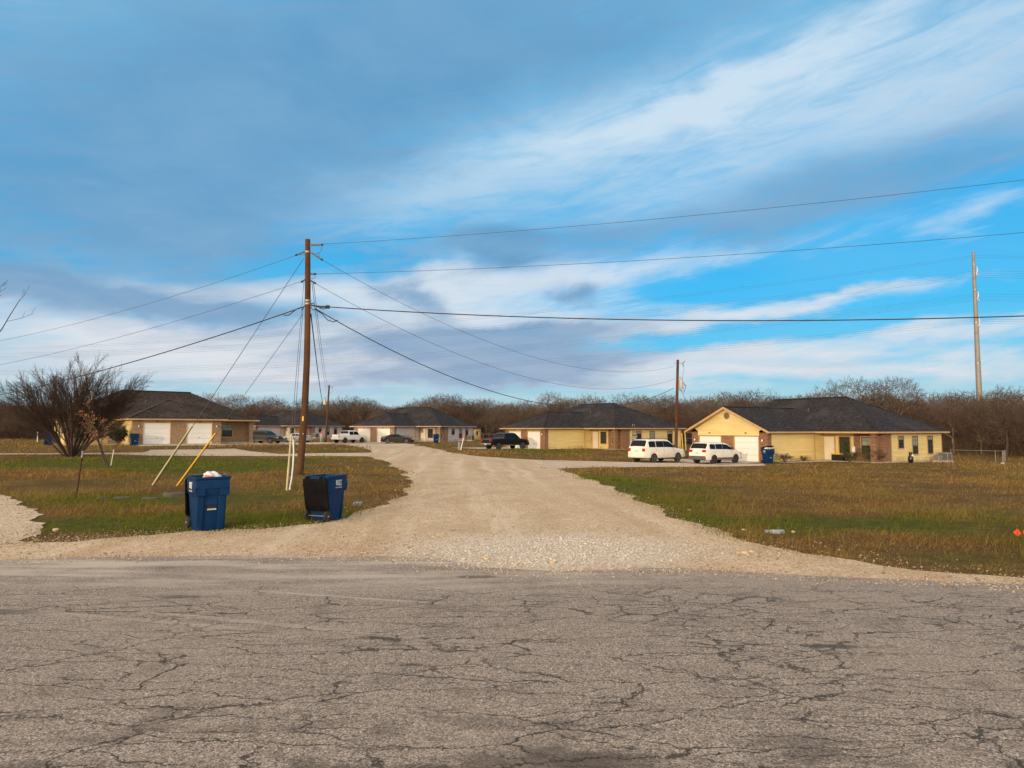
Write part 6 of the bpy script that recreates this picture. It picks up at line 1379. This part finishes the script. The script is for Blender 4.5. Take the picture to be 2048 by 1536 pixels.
# bare tree standing outside the view at the left, one branch reaching in
p = at(-95, 905, 30); p.z = hz(p.x, p.y); rnd = random.Random(3); segs = []
cfg = dict(levels=4, seg=[4, 5, 4, 3], up=[.02, .05, .03, .02], wob=[.05, .10, .13, .15], taper=[.6, .4, .35, .3], kids=[7, 5, 3, 0], start=[.45, .3, .3], ang=[52, 40, 40], len=[.6, .5, .45], rad=[.4, .5, .5])
grow(rnd, segs, Vector((0, 0, -.2)), Vector((.02, 0, 1)), 4.6, .11, 0, cfg)
mx = max(s[1].x for s in segs); zz = [s[1].z for s in segs if s[1].x > mx - .05][0]; want = at(42, 612, 30) - p; segs = [(Vector((a.x * want.x / mx, a.y, a.z * want.z / zz)), Vector((b.x * want.x / mx, b.y, b.z * want.z / zz)), c, d, l) for a, b, c, d, l in segs]
et = thing('bare_tree', 'bare thin branched tree at the far left edge, its twig tips reaching into the sky', 'tree', p); segmesh('trunk', [s for s in segs if s[4] <= 1], M['bark'], 6, et); segmesh('crown', [s for s in segs if s[4] > 1], M['mesq'], 4, et, rmin=.008)

# ------------------------------------------------------------------ grass blades
def sow(n, xr, y0, y1, hgt, wid, seed, dens=None, clump=None):
    r = np.random.default_rng(seed); y = y0 * (y1 / y0) ** r.uniform(0, 1, n); half = (y * .92 + 5); x = r.uniform(-1, 1, n) * half
    k = np.ones(n, bool)
    for g in GRAVELS:
        xm, ym = np.array([q_[0] for q_ in g]), np.array([q_[1] for q_ in g]); jx, jy = x + r.normal(0, .16 + .006 * y, n), y + r.normal(0, .16 + .008 * y, n); k &= ~inside(jx, jy, [(a, b) for a, b in zip(xm, ym)])
    for g in GRASS_AVOID: k &= ~inside(x, y, [(q_[0], q_[1]) for q_ in g])
    k &= y > 9.3
    nz = snoise(x, y, .9, 21) + .6 * snoise(x, y, 3.0, 22); k &= r.uniform(-1.1, 1.3, n) < nz + .35
    if clump: k &= (snoise(x, y, 2.4, 77) + .8 * snoise(x, y, .7, 78)) > clump
    x, y, nz = x[k], y[k], nz[k]; n = len(x); z = hz_np(x, y)
    h = hgt * np.exp(r.normal(0, .35, n)) * (1 + .55 * np.clip(nz, -.8, 1.2)); w = wid * r.uniform(.6, 1.3, n) * (y / 14) ** .55
    a = r.uniform(0, 6.28, n); lean = r.uniform(.15, 1.1, n); wind = .35
    dx = np.cos(a) * np.sin(lean) + wind * .6; dy = np.sin(a) * np.sin(lean); dz = np.cos(lean)
    s = np.stack([np.sin(a + 1.2), -np.cos(a + 1.2) * .4, np.zeros(n)], 1) * w[:, None]; P = np.stack([x, y, z - .01], 1); mid = P + np.stack([dx * .35, dy * .35, dz * .62], 1) * h[:, None]; tip = P + np.stack([dx, dy, dz * .92], 1) * h[:, None]
    V = np.stack([P - s, P + s, mid + s * .7, mid - s * .7, tip], 1).reshape(-1, 3); i = np.arange(n)[:, None] * 5
    Fc = np.concatenate([i + np.array([[0, 1, 2]]), i + np.array([[0, 2, 3]]), i + np.array([[3, 2, 4]])], 1).reshape(-1, 3); return V, Fc, np.repeat(greenness(x, y), 5)
parts_ = [sow(480000, None, 10.0, 34, .060, .0050, 41), sow(150000, None, 30, 75, .095, .010, 42), sow(50000, None, 60, 135, .13, .022, 43), sow(42000, None, 10, 34, .17, .0042, 44), sow(90000, None, 9.6, 26, .24, .0045, 45, clump=.55)]
off = 0; Vs, Fs, Gs = [], [], []
for V, Fc, G in parts_: Vs.append(V); Fs.append(Fc + off); Gs.append(G); off += len(V)
gr = fastmesh('grass', np.concatenate(Vs), np.concatenate(Fs), grass_material('grass_blades', True)); set_attr(gr.data, 'green', np.concatenate(Gs)); tag(gr, kind='stuff')
